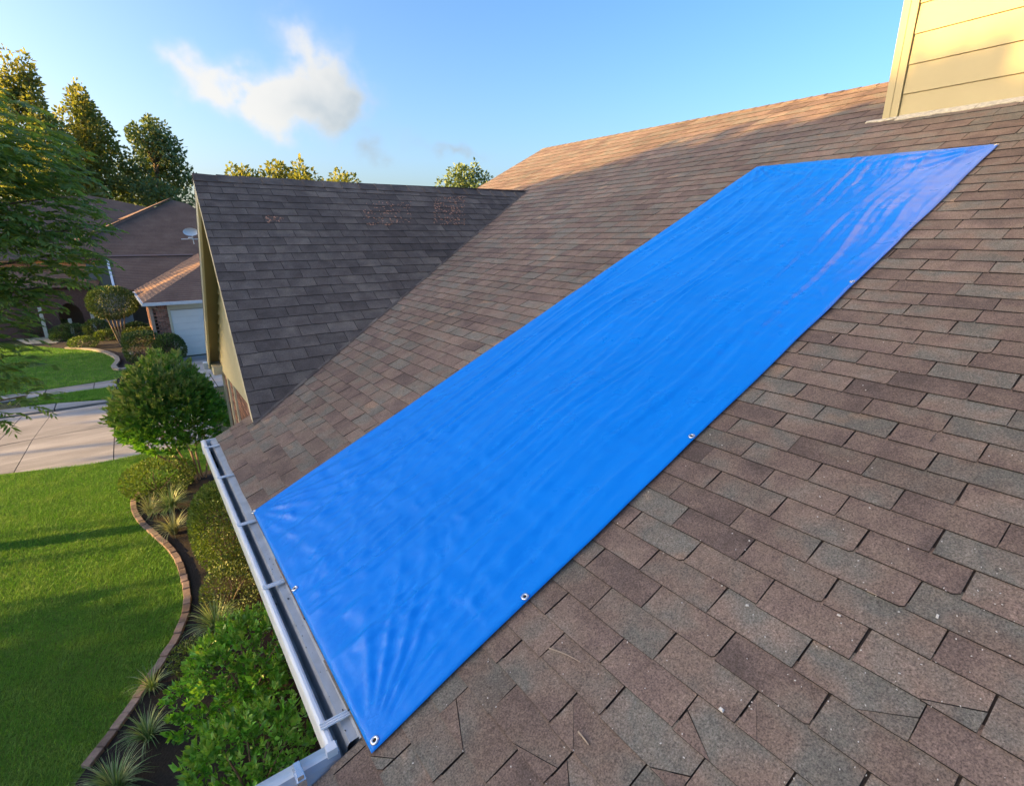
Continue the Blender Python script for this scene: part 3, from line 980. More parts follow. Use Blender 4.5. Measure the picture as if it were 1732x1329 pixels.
twig([(930, 1099), (942, 1103), (950, 1106), (962, 1111), (975, 1118), (984, 1123)], .0026, M_TWIG, 'long pale curved twig lying on the shingles below the blue tarp')
twig([(980, 1240), (986, 1247), (992, 1255), (997, 1262)], .0032, M_TWIG, 'short thick pale sliver of twig near the bottom edge of the roof')
twig([(1466, 1003), (1475, 1007), (1484, 1011)], .0022, M_TWIG, 'thin straight straw on a grey shingle in the lower right area')
twig([(1573, 750), (1577, 744), (1583, 738)], .0028, M_TWIGD, 'tiny dark brown twig stub on a brown shingle at far right')
mb = MB()
for i in range(190):
    px = (random.uniform(700, 1732), random.uniform(560, 1329)) if i > 60 else (random.uniform(1200, 1732), random.uniform(900, 1200))
    u, v = onroof(px)
    if in_poly((u, v), TARP) or u > 4 or v > 1.4 and u < U_EAVE: continue
    s = random.uniform(.0008, .0017) if random.random() < .95 else random.uniform(.002, .0035)
    c = rp(u, v, .0095); a = random.uniform(0, 3.1); e1 = (UP*math.cos(a)+EV*math.sin(a))*s*random.uniform(1, 2.2); e2 = (UP*-math.sin(a)+EV*math.cos(a))*s
    mb.hexa([c-e1-e2, c+e1-e2, c+e1+e2, c-e1+e2] + [q+NR*s*1.3 for q in (c-e1*.7-e2*.7, c+e1*.7-e2*.7, c+e1*.7+e2*.7, c-e1*.7+e2*.7)])
o = mb.build('granules', [M_CHIP]); o['kind'] = 'stuff'; o['label'] = 'white granules and grit scattered on the brown shingles'; o['category'] = 'grit'
c = rp(*onroof((1221, 1203)), .012); mb = MB(); mb.hexa([c-UP*.006-EV*.008, c+UP*.005-EV*.007, c+UP*.006+EV*.007, c-UP*.005+EV*.008] + [q+NR*.007 for q in (c-UP*.003-EV*.005, c+UP*.003-EV*.004, c+UP*.003+EV*.004, c-UP*.003+EV*.005)])
o = mb.build('paint_chip', [M_CHIP]); o['label'] = 'small white chip in a shingle joint near the bottom right'; o['category'] = 'chip'
M_SUNFLECK = simple('rusty_sun_fleck_bits', (.42, .22, .14), 0.8, 0.3, 30, isl=.4)  # rust-coloured bits added as dappled sun spots, the light put into their colour
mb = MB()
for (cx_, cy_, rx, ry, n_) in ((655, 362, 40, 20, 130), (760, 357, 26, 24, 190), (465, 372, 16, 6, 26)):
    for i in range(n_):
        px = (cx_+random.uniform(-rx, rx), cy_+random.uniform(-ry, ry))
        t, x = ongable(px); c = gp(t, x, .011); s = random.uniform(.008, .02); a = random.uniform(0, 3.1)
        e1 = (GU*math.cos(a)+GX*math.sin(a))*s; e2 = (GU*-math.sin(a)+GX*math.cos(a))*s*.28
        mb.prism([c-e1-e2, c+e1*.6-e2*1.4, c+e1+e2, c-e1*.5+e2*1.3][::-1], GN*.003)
o = mb.build('sun_flecks', [M_SUNFLECK]); o['kind'] = 'stuff'; o['label'] = 'patches of rusty bits standing in for dappled sun on the dark gable roof'; o['category'] = 'sun flecks'

# ------------------------------------------------------------------ GROUND
def sheet(name, pts, z, mat, **tags):
    mb = MB(); mb.quad([(p[0], p[1], z) for p in pts]); return mb.build(name, [mat], **tags)


def pxs(lst, z=0.0): return [onz(p, z)[:2] for p in lst]


sheet('ground', [(-900, -900), (900, -900), (900, 900), (-900, 900)], -0.02, M_GROUND, kind='structure')
edge_px = [(240, 832), (225, 845), (228, 868), (240, 885), (262, 905), (288, 928), (303, 950), (311, 975), (317, 1000), (318, 1025), (310, 1055), (296, 1085), (279, 1112), (258, 1143), (235, 1178), (212, 1212), (185, 1248), (160, 1280), (120, 1335)]
edge_w = np.array(pxs(edge_px))
# resample + smooth the border line
seg = np.r_[0, np.cumsum(np.hypot(*np.diff(edge_w, axis=0).T))]
tt = np.linspace(0, seg[-1], 160); ex_ = np.interp(tt, seg, edge_w[:, 0]); ey_ = np.interp(tt, seg, edge_w[:, 1])
ker = np.ones(11)/11; pad = 5
sm = lambda q: np.convolve(np.r_[[q[0]]*pad, q, [q[-1]]*pad], ker, 'valid')
ex_, ey_ = sm(ex_), sm(ey_)
border_line = list(zip(ex_, ey_))
near_edge = pxs([(-160, 822), (0, 801), (80, 793), (150, 785), (200, 776), (240, 768)]) + [np.array([1.2, 14.45])]
sheet('lawn', near_edge + [np.array([1.2, 12.6]), np.array([.2, 12.35])] + [np.array(q) for q in border_line] + [np.array([-2.0, 2.0]), np.array([-14, 2]), np.array([-14, 15.5])], 0.0, M_LAWN, kind='structure')
sheet('mulch_bed', [np.array([1.25, 12.6]), np.array([.2, 12.35])] + [np.array(q) for q in border_line] + [np.array([-1.2, 2.0]), np.array([1.25, 2.0])], 0.004, M_MULCH, kind='structure')

# brick edging
edging = thing('brick_edging', (edge_w[5][0], edge_w[5][1], 0), 'curved edging of red brown bricks between the lawn and the dark mulch bed', 'brick edging')
line = np.array(border_line); cum = np.r_[0, np.cumsum(np.hypot(*np.diff(line, axis=0).T))]
s = 0.0; bm_ = MB(); bm_.box((-.093, -.047, -.03), (.093, .047, .045)); brick_me = bm_.mesh('brick', [M_EDGEBRICK])
mod = bmesh.new(); mod.from_mesh(brick_me); bmesh.ops.bevel(mod, geom=mod.edges[:], offset=.006, segments=1, affect='EDGES'); mod.to_mesh(brick_me); mod.free()
while s < cum[-1]-.2:
    x = np.interp(s+.1, cum, line[:, 0]); y = np.interp(s+.1, cum, line[:, 1])
    x1 = np.interp(s+.16, cum, line[:, 0]); y1 = np.interp(s+.16, cum, line[:, 1])
    an = math.atan2(y1-y, x1-x)+random.uniform(-.07, .07)
    mt = Matrix.Translation((x, y, random.uniform(-.012, .008))) @ Matrix.Rotation(an, 4, 'Z') @ Matrix.Rotation(random.uniform(-.06, .06), 4, 'X') @ Matrix.Rotation(random.uniform(-.03, .03), 4, 'Y')
    link('brick', brick_me, edging, mt)
    s += .198

# concrete driveway: slabs with joints
sheet('road', [(-30, 15.2), (-3.6, 15.2), (-.4, 14.5), (1.3, 14.5), (1.3, 20), (7, 20), (7, 26), (1.25, 25.75), (.4, 25.4), (-.3, 24.5), (-.95, 23.3), (-.95, 20.0), (-30, 21.3)], -0.006, M_EDGE, kind='structure')
drv = MB()
ys = [14.45, 17.36, 19.94]
driveway = thing('driveway', (-1, 17, 0), 'pale concrete driveway of large slabs with dark joints beyond the lawn', 'driveway')


def slab(pts, z1, mat, par, name='slab'):
    c = np.mean(np.array(pts), axis=0)
    q = [np.array(p) + (c-np.array(p))/np.linalg.norm(c-np.array(p))*.018 for p in pts]
    a = sum(q[i][0]*q[(i+1) % len(q)][1]-q[(i+1) % len(q)][0]*q[i][1] for i in range(len(q)))
    if a < 0: q = q[::-1]
    mb = MB(); mb.prism([(p[0], p[1], z1) for p in q], (0, 0, .08)); return mb.build(name, [mat], par)


W2 = lambda *l: pxs(l)
L2a, L2b, L2c = (-2.5, 19.93), (-2.71, 17.35), (-2.8, 14.95)
slab([(-3.5, 17.2), L2b, L2c, (-3.5, 15.18)], .006, M_CONC, driveway)
slab([(-7.0, 17.1), (-3.5, 17.2), (-3.5, 15.18), (-7.0, 15.6)], .004, M_CONC, driveway)
slab([(-3.18, 19.98), L2a, L2b, (-3.45, 17.25)], .003, M_CONC, driveway)
slab([(-7.0, 20.2), (-3.18, 19.98), (-3.45, 17.25), (-7.0, 17.1)], .005, M_CONC, driveway)
slab([L2b, (-1.0, 17.42), (-1.01, 14.45), (-1.6, 14.5), L2c], .005, M_CONC, driveway)
slab([L2a, (-1.1, 19.95), (-1.0, 17.42), L2b], .004, M_CONC, driveway)
slab([(-1.0, 17.42), (1.2, 17.5), (1.2, 14.45), (-1.01, 14.45)], .003, M_CONC, driveway)
slab([(-1.1, 19.95), (1.2, 20.0), (1.2, 17.5), (-1.0, 17.42)], .006, M_CONC, driveway)
slab([(-.95, 22.1), (1.9, 22.3), (1.9, 20.0), (-1.05, 19.95)], .004, M_CONC, driveway)
slab([(1.9, 22.3), (5.2, 22.4), (5.2, 20.0), (1.9, 20.0)], .005, M_CONC, driveway)
slab([(.0, 24.9), (2.2, 24.9), (2.2, 22.3), (-.9, 22.15), (-.85, 23.2), (-.5, 24.4)], .005, M_CONC, driveway)
slab([(2.2, 24.9), (5.2, 24.9), (5.2, 22.4), (2.2, 22.3)], .003, M_CONC, driveway)
slab([(1.2, 26.1), (5.2, 26.1), (5.2, 24.9), (1.2, 24.9)], .004, M_CONC, driveway)
kerb = thing('kerb', (-2, 20.4, 0), 'grey concrete kerb strip between the driveway slabs and the grass strip', 'kerb')
for xa, xb in ((-9, -5.6), (-5.6, -2.47), (-2.47, -1.05)):
    ya = lambda x: np.interp(x, [-9, -3.8, -2.46, -1.05], [21.5, 21.05, 20.75, 20.2])
    slab([(xa, ya(xa)), (xb, ya(xb)), (xb, 20.0), (xa, 20.03+.1*(xa < -5))], .05, M_WALK, kerb, 'kerb_stone')
sheet('lawn', [(-3.05, 22.15), (-1.0, 22.15), (-1.05, 20.25), (-2.46, 20.78), (-3.3, 21.0), (-3.6, 22.1)], 0.02, M_LAWN2, kind='structure')
walk = thing('sidewalk', (-2, 22.6, 0), 'narrow grey concrete sidewalk crossing in front of the far lawn', 'sidewalk')
for xa, xb in ((-14, -7.6), (-7.6, -4.4), (-4.4, -2.9), (-2.9, -1.6), (-1.6, -.95)):
    y1 = lambda x: np.interp(x, [-14, -3, -.9], [22.9, 23.0, 23.25]); y0 = lambda x: np.interp(x, [-14, -3, -.9], [22.0, 22.14, 22.15])
    slab([(xa, y0(xa)), (xb, y0(xb)), (xb, y1(xb)), (xa, y1(xa))], .025, M_WALK, walk)
bedpx = [(113, 591), (140, 592), (160, 594), (178, 598), (190, 603), (198, 608), (200, 614), (196, 619), (193, 623), (197, 627), (205, 628), (225, 625), (250, 622)]
bedw = pxs(bedpx)
sheet('lawn', [(-16, 23.0), (-3, 23.02), (-.95, 23.27), (-.6, 24.5), (-.2, 24.75)] + [tuple(q) for q in bedw[::-1]] + [(-4.4, 33.5), (-6, 36), (-16, 38)], 0.012, M_LAWN2, kind='structure')
sheet('mulch_bed', [tuple(q) for q in bedw] + [(.9, 25.2), (.9, 36), (-6, 38.5), (-4.2, 33.2)], 0.016, M_MULCH, kind='structure')
sheet('path', pxs([(20, 572), (45, 583), (95, 581), (110, 574), (70, 562), (10, 553)]), 0.03, simple('sunlit_pale_patch', (.50, .43, .30), .85, .2, 3), kind='structure')  # patch lying in yellow sun, that light put into its colour
kc = thing('bed_kerb', (-1, 26, 0), 'pale curved concrete kerb around the far shrub bed', 'garden kerb')
for (p, q) in zip(bedw, bedw[1:]):
    d = (q-p)/np.linalg.norm(q-p); nn = np.array([-d[1], d[0]])
    slab([p-nn*.09-d*.02, q-nn*.09+d*.02, q+nn*.09+d*.02, p+nn*.09-d*.02], .12, M_CURBC, kc, 'kerb_stone')

# ------------------------------------------------------------------ plants
def leaves(points, normals, length, width, fold=.25, jitter=.5, updir=0.3):
    """one folded rhombic leaf per point -> verts, faces"""
    n = len(points)
    d = normals + rng.normal(0, jitter, (n, 3)) + np.array([0, 0, updir]); d /= np.linalg.norm(d, axis=1)[:, None]
    a = np.cross(d, rng.normal(0, 1, (n, 3))); a /= np.linalg.norm(a, axis=1)[:, None]
    c = np.cross(d, a)
    L = (length*rng.uniform(.7, 1.3, n))[:, None]; W = (width*rng.uniform(.7, 1.3, n))[:, None]
    p0 = points; p1 = points + d*L*.5 + a*W*.5 + c*L*fold*.3; p2 = points + d*L + c*L*fold*rng.uniform(-.8, .3, n)[:, None]; p3 = points + d*L*.5 - a*W*.5 + c*L*fold*.3
    v = np.stack([p0, p1, p2, p3], 1).reshape(-1, 3)
    i = np.arange(n)*4
    f = np.concatenate([np.stack([i, i+1, i+2], -1), np.stack([i, i+2, i+3], -1)])
    return v, f


def sphere_pts(n):
    z = rng.uniform(-1, 1, n); t = rng.uniform(0, 2*math.pi, n); r = np.sqrt(1-z*z)
    return np.stack([r*np.cos(t), r*np.sin(t), z], -1)


def bush_points(c, rad, n, lump=.18, inner=.35, flat=0.0, nl=14):
    """points through an uneven ellipsoid, denser near its skin"""
    d = sphere_pts(n)
    lumps = sphere_pts(nl); amp = rng.uniform(-.6, 1.0, nl)
    s = 1 + lump*(np.exp(-(1-d @ lumps.T)*7) @ amp)
    rr = 1 - inner*rng.random(n)**2.2
    q = np.sign(d)*np.abs(d)**(1-flat) if flat else d
    if flat: q = q/np.maximum(1e-6, np.abs(q).max(1))[:, None]*.5 + d*.5*np.ones(1)
    P = np.asarray(c) + q*np.asarray(rad)*(s*rr)[:, None]
    return P, d, rr


def shrub(name, label, cat, base, c, rad, n, ll, lw, mat, lump=.18, tip=.5, group=None, stems=5, flat=0.0, inner=.4, jitter=.5, updir=.35, stem_r=.012, mat2=None, minz=.02):
    t = thing(name, (base[0], base[1], 0), label, cat, group)
    P, d, rr = bush_points(c, rad, n, lump, inner, flat)
    keep = P[:, 2] > minz; P, d, rr = P[keep], d[keep], rr[keep]
    v, f = leaves(P, d, ll, lw, jitter=jitter, updir=updir)
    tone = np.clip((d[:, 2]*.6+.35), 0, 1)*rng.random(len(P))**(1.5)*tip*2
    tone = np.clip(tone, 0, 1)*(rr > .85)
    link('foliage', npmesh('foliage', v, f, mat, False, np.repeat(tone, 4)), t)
    if stems:
        mb = MB()
        for i in range(stems):
            a = 2*math.pi*i/stems+random.uniform(0, .6); e = np.asarray(c)+np.array([math.cos(a)*rad[0]*.55, math.sin(a)*rad[1]*.55, random.uniform(-.1, .4)*rad[2]])
            b0 = np.array([base[0]+math.cos(a)*.04, base[1]+math.sin(a)*.04, 0]); m_ = (b0+e)/2+np.array([random.uniform(-.05, .05)]*2+[.03])
            mb.tube([b0, m_, e], [stem_r, stem_r*.8, stem_r*.4], 6)
        mb.build('stem', [M_BARK], t)
    return t


def strap_plant(name, label, base, n, L, w, mat, group, droop=1.0, seed=0):
    t = thing(name, (base[0], base[1], 0), label, 'grass plant', group)
    V, Fc, tone = [], [], []
    for i in range(n):
        a = random.uniform(0, 2*math.pi); r = random.uniform(0, .05); tilt = random.uniform(.15, 1.15)
        l = L*random.uniform(.65, 1.2); o = np.array([base[0]+math.cos(a)*r, base[1]+math.sin(a)*r, .0])
        d = np.array([math.cos(a), math.sin(a), 0]); s = np.array([-d[1], d[0], 0]); k = 5; b = len(V)
        x, z, an = 0, 0, math.pi/2-tilt*.55
        for q in range(k):
            ww = w*(1-.85*(q/(k-1))**1.5)
            c = o+d*x+np.array([0, 0, z])
            V += [c-s*ww/2, c+s*ww/2]
            x += math.cos(an)*l/(k-1); z += math.sin(an)*l/(k-1); an -= droop*tilt*.55
        tn = random.random()**2
        tone += [tn]*(2*k)
        for q in range(k-1): Fc.append((b+2*q, b+2*q+1, b+2*q+3, b+2*q+2))
    link('foliage', npmesh('foliage', np.array(V), np.array(Fc), mat, False, tone), t)
    return t


# bed along the house, from the tree towards the camera
shrub('shrub', 'low clipped brown green shrub beside the round tree trunk at the bed corner', 'shrub', (-.25, 12.0), (-.22, 11.95, .28), (.62, .55, .34), 4200, .05, .028, L_SHRUB, tip=.45, group='shrubs in the house bed')
shrub('shrub', 'dark low shrub under the round tree close to the gutter end', 'shrub', (.62, 11.0), (.66, 10.7, .14), (.26, .32, .16), 1000, .05, .028, L_CLIP, tip=.3, group='shrubs in the house bed')
strap_plant('liriope', 'green arching liriope clump just below the low clipped shrub', (-.10, 10.86), 190, .52, .016, L_LIR, 'strap leaved clumps in the bed')
strap_plant('liriope', 'green liriope clump leaning over the bricks at the upper bend of the edging', (-.42, 10.95), 90, .42, .014, L_VAR, 'strap leaved clumps in the bed')
strap_plant('liriope', 'pale variegated liriope clump in the mulch beside the bricks', (-.12, 9.92), 110, .46, .018, L_VAR, 'strap leaved clumps in the bed')
strap_plant('liriope', 'dark green liriope fountain between the tall shrub and the glossy shrub', (.14, 6.82), 240, .44, .012, L_LIR, 'strap leaved clumps in the bed')
strap_plant('liriope', 'small liriope tuft hanging over the bricks beside the glossy shrub', (-.60, 6.25), 90, .28, .010, L_LIR, 'strap leaved clumps in the bed')
strap_plant('liriope', 'grey green liriope clump left of the glossy shrub over the mulch', (-.66, 5.52), 150, .33, .010, L_LIR, 'strap leaved clumps in the bed')
strap_plant('liriope', 'long bladed liriope clump at the bottom end of the brick edging', (-.93, 5.06), 240, .36, .010, L_LIR, 'strap leaved clumps in the bed')
shrub('shrub', 'tall rounded olive green shrub standing against the gutter', 'shrub', (.52, 8.3), (.50, 8.35, .70), (.40, .66, .68), 8000, .042, .026, L_SHRUB, tip=.65, group='shrubs in the house bed', lump=.25)
shrub('shrub', 'small dark shrub in the mulch between the tall shrub and the liriope fountain', 'shrub', (.40, 7.4), (.42, 7.3, .25), (.36, .45, .28), 2200, .04, .02, L_CLIP, tip=.4, group='shrubs in the house bed')
shrub('shrub', 'flat olive groundcover beside the brick edging below the liriope fountain', 'groundcover', (-.12, 6.40), (-.12, 6.40, .08), (.30, .36, .10), 1500, .03, .016, L_SHRUB, tip=.2, group='shrubs in the house bed', stems=0)


def rosettes(P, d, rr, ll, lw, nleaf, upw=.75, tipk=.85, side=None):
    VV, FF, TT = [], [], []; off = 0
    sz = rng.uniform(.7, 1.25, len(P))
    for q in range(nleaf):
        ang = rng.uniform(0, 2*math.pi, len(P))
        ax = d*.6+np.array([0, 0, upw]); ax /= np.linalg.norm(ax, axis=1)[:, None]
        s1 = np.cross(ax, [0.3, .5, .2]); s1 /= np.linalg.norm(s1, axis=1)[:, None]; s2 = np.cross(ax, s1)
        ang = q*2.4 + ang*.3
        tilt = .3 + .12*q
        dirv = ax*math.cos(tilt) + (s1*np.cos(ang)[:, None]+s2*np.sin(ang)[:, None])*math.sin(tilt)
        v, f = leaves(P + ax*(ll*.26*(3-q*.5)), dirv, ll, lw, fold=.3, jitter=.14, updir=0)
        v = (v.reshape(-1, 4, 3)-P[:, None, :])*sz[:, None, None]+P[:, None, :]
        VV.append(v.reshape(-1, 3)); FF.append(f+off); off += len(P)*4
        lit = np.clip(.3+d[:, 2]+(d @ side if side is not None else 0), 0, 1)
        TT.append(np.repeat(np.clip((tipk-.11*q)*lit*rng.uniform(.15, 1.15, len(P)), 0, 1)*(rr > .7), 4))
    return np.concatenate(VV), np.concatenate(FF), np.concatenate(TT)


def gardenia(label, c, rad, n):
    """rosettes of glossy leaves at shoot tips"""
    t = thing('gardenia', (c[0], c[1], 0), label, 'shrub', 'glossy gardenia shrubs')
    P, d, rr = bush_points(c, rad, n, .34, .45, 0)
    keep = P[:, 2] > .04; P, d, rr = P[keep], d[keep], rr[keep]
    V, Fc, T = rosettes(P, d, rr, .074, .034, 7, tipk=.7)
    link('foliage', npmesh('foliage', V, Fc, L_GARD, False, T), t)
    mb = MB()
    for i in range(9):
        a = 2*math.pi*i/9; e = np.asarray(c)+np.array([math.cos(a)*rad[0]*.7, math.sin(a)*rad[1]*.7, rad[2]*.3]); b0 = np.array([c[0], c[1], 0])
        mb.tube([b0, (b0+e)/2+np.array([0, 0, .06]), e], [.014, .010, .005], 6)
    mb.build('stem', [M_BARK], t)


gardenia('larger bright green glossy shrub between the brick edging and the gutter', (.26, 5.36, .50), (.56, .60, .42), 600)
gardenia('smaller bright green glossy shrub at the bottom beside the gutter corner', (.10, 4.10, .48), (.50, .52, .40), 500)

# round multi-stem tree by the driveway
rt_ = thing('round_tree', (.42, 12.1, 0), 'small round crowned multi stem tree at the bed corner before the driveway', 'tree')
cc_ = np.array([.17, 12.2, 1.62])
P, d, rr = bush_points(cc_, (.80, .90, .80), 2100, .30, .55, 0, 26)
# an open underside: the driveway shows through between the limbs
keep = (P[:, 2] > .72+.25*rng.random(len(P))-.18*(P[:, 0] < -.3)) & (rng.random(len(P)) < np.clip((P[:, 2]-.55)/.75, .2, 1)); P, d, rr = P[keep], d[keep], rr[keep]
v_, f_, t_ = rosettes(P, d, rr, .115, .055, 6, .6, 1.0, np.array([-.35, .05, .1]))  # leaves toned paler toward the sun, light put into the tone
sd = sphere_pts(240); sd = sd[sd[:, 2] > -.1]; sp_ = cc_ + sd*np.array([.86, .92, .86])
sv, sf = leaves(np.repeat(sp_, 6, 0)+np.repeat(sd, 6, 0)*np.tile(np.linspace(0, .16, 6), len(sp_))[:, None]+rng.normal(0, .012, (len(sp_)*6, 3)), np.repeat(sd, 6, 0), .10, .045, jitter=.5, updir=.6)
v2 = np.concatenate([v_, sv]); f2 = np.concatenate([f_, sf+len(v_)])
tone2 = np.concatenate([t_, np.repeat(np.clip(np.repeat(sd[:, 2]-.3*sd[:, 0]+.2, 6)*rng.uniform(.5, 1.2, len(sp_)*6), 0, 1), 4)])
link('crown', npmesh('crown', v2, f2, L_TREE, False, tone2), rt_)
mb = MB()
for i, (bx, by, tx, ty, tz, r) in enumerate(((.40, 12.1, -.55, 12.0, 1.3, .026), (.44, 12.05, -.15, 12.3, 1.5, .024), (.50, 12.1, .25, 12.4, 1.5, .028), (.56, 12.15, .62, 12.1, 1.4, .022), (.62, 12.12, .85, 12.25, 1.35, .020), (.46, 12.2, .05, 12.7, 1.4, .02))):
    b0 = np.array([bx, by, 0]); e = np.array([tx, ty, tz]); m1 = b0*.6+e*.4+np.array([.05*(-1)**i, .03, .02]); m2 = b0*.3+e*.7+np.array([-.03, .03*(-1)**i, -.02])
    mb.tube([b0, m1, m2, e], [r, r*.85, r*.7, r*.35], 8)
    for q in range(4):
        a = random.uniform(0, 6.28); s0 = m2*.5+m1*.5 if q % 2 else m2
        mb.tube([s0, s0+np.array([math.cos(a)*.25, math.sin(a)*.25, .18]), s0+np.array([math.cos(a)*.5, math.sin(a)*.5, .5])], [r*.5, r*.35, r*.15], 6)
mb.build('trunk', [M_BARKP], rt_)

# lawn grass: short blades, denser and finer near the camera
def inside(pts, poly):
    x, y = pts[:, 0], pts[:, 1]; r = np.zeros(len(pts), bool); n = len(poly); j = n-1
    for i in range(n):
        xi, yi = poly[i]; xj, yj = poly[j]
        cnd = ((yi > y) != (yj > y)) & (x < (xj-xi)*(y-yi)/(yj-yi+1e-12)+xi); r ^= cnd; j = i
    return r


def grass(name, label, poly, n, hmin, hmax, wid, mat, zz=0.0):
    poly = [tuple(map(float, p[:2])) for p in poly]; A = np.array(poly)
    P = rng.uniform(A.min(0), A.max(0), (n*3, 2)); P = P[inside(P, poly)][:n]
    m = len(P)
    clump = np.array([mnoise.noise(Vector((p[0]*2.2, p[1]*2.2, 0))) for p in P])
    H = rng.uniform(hmin, hmax, m)*(1+.35*clump); a = rng.uniform(0, 2*math.pi, m); lean = rng.uniform(.1, .9, m)
    s = np.stack([np.cos(a), np.sin(a), 0*a], -1); l = np.stack([-np.sin(a), np.cos(a), 0*a], -1)*(H*lean)[:, None] + np.array([.35, -.1, 0])*(H*.7)[:, None]
    b0 = np.c_[P, np.full(m, zz)]; top = b0+l; top[:, 2] += H
    v = np.stack([b0-s*wid/2, b0+s*wid/2, top], 1).reshape(-1, 3); i = np.arange(m)*3
    tone = np.clip(clump*.9+rng.normal(.12, .22, m), 0, 1)
    o = link(name, npmesh(name, v, np.stack([i, i+1, i+2], -1), mat, False, np.repeat(tone, 3)))
    o['kind'] = 'stuff'; o['label'] = label; o['category'] = 'grass'


lawnpoly = [(-3.6, 15.1)] + [tuple(q) for q in near_edge[2:]] + [(1.2, 12.65), (.2, 12.4)] + [(q[0]-.05, q[1]) for q in border_line] + [(-1.6, 4.5), (-2.6, 4.5)]
grass('grass', 'short green grass blades of the front lawn beside the brick edging', lawnpoly, 150000, .025, .055, .006, L_GRASS)
farlawn = [(-4.2, 23.05), (-3, 23.05), (-.98, 23.3), (-.65, 24.4)] + [tuple(q) for q in bedw[::-1]] + [(-4.2, 33.2), (-5.5, 33.5)]
grass('grass', 'narrow grass strip between the kerb and the sidewalk', [(-3.0, 22.1), (-1.05, 22.1), (-1.1, 20.35), (-2.46, 20.88), (-3.3, 21.1)], 14000, .03, .06, .014, L_GRASS, .02)
grass('grass', 'grass blades of the lawn across the driveway', farlawn, 45000, .03, .06, .016, L_GRASS, .012)

# ------------------------------------------------------------------ feathery tree at the left edge
ft = thing('feathery_tree', (-3.7, 11.6, 0), 'large feathery leaved green tree filling the left edge of the view', 'tree')


def frond_crown(limits, n, yrange, seedscale=1.0):
    V, Fc, tone = [], [], []
    off = 0
    # screen-independent crown: ellipsoid clusters given in world space
    cl = limits
    wts = np.array([c[3]*c[4]*c[5] for c in cl]); wts = wts/wts.sum()
    for i in range(n):
        c = cl[rng.choice(len(cl), p=wts)]
        d = sphere_pts(1)[0]; r = 1-.55*rng.random()**1.6
        o = np.array(c[:3])+d*np.array(c[3:6])*r
        az = math.atan2(d[1], d[0])+rng.normal(0, .7)
        if rng.random() < .35: az = rng.uniform(-.9, .7)
        L = rng.uniform(.30, .56); an = rng.uniform(-.1, .5); dr = rng.uniform(.5, 1.5)
        f = np.array([math.cos(az), math.sin(az), 0]); s = np.array([-f[1], f[0], 0])
        tn = np.clip((d[2]*.5+.25)*rng.random()*c[6], 0, 1)
        x = z = 0; k = 7
        for q in range(k):
            c0 = o+f*x+np.array([0, 0, z])
            ln = L*.36*math.sin(math.pi*(q+1)/(k+1))**.6
            dirx = f*math.cos(an)+np.array([0, 0, math.sin(an)])
            for sg in ((-1, 1) if q < k-1 else (0,)):
                e = dirx*(.75 if sg else 1)+s*sg*.75+np.array([0, 0, -.35*rng.random()]); e /= np.linalg.norm(e)
                w = np.cross(e, [0, 0, 1]); w /= max(1e-6, np.linalg.norm(w)); w = w*ln*.15+np.array([0, 0, rng.normal(0, .012)])
                V += [c0, c0+e*ln*.45+w, c0+e*ln, c0+e*ln*.45-w]; Fc += [(off, off+1, off+2, off+3)]; tone += [tn]*4; off += 4
            x += math.cos(an)*L/k; z += math.sin(an)*L/k; an -= dr/k
    return np.array(V), np.array(Fc), tone


FT_CL = [(-2.35, 11.3, 6.3, 1.5, 1.3, .9, 1.2), (-1.7, 11.0, 5.6, 1.15, .9, .75, .9), (-1.9, 10.9, 4.75, 1.15, 1.0, .65, .55), (-2.5, 10.7, 4.0, 1.05, .9, .6, .5),
         (-2.55, 10.4, 3.25, .80, .7, .45, .4), (-2.15, 10.3, 2.75, .52, .5, .36, .4), (-3.3, 11.4, 5.2, 1.3, 1.3, 1.6, .8), (-3.6, 11.8, 7.0, 1.3, 1.2, .8, 1.3), (-1.05, 10.8, 5.15, .55, .5, .42, .8), (-1.35, 10.6, 4.35, .42, .4, .40, 1.5)]
FT_CL = [(c[0]+.30, c[1], c[2]+.05, c[3]*1.08, c[4], c[5]*1.1, c[6]) for c in FT_CL]
V, Fc, tone = frond_crown(FT_CL, 3300, None)
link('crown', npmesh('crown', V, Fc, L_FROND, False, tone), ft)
mb = MB()
mb.tube([(-3.7, 11.6, 0), (-3.65, 11.6, 1.5), (-3.5, 11.55, 3.0), (-3.3, 11.5, 4.6), (-3.0, 11.4, 6.4), (-2.7, 11.35, 7.0)], [.17, .15, .13, .10, .06, .02], 10)
for c in FT_CL:
    b0 = np.array([-3.55, 11.55, min(max(1.8, c[2]-1.1), 5.2)]); e = np.array(c[:3])+np.array([c[3]*.6, -.1, -.05])
    mb.tube([b0, (b0+e)/2+np.array([0, 0, .25]), e], [.045, .028, .008], 7)
mb.build('trunk', [M_BARK], ft)


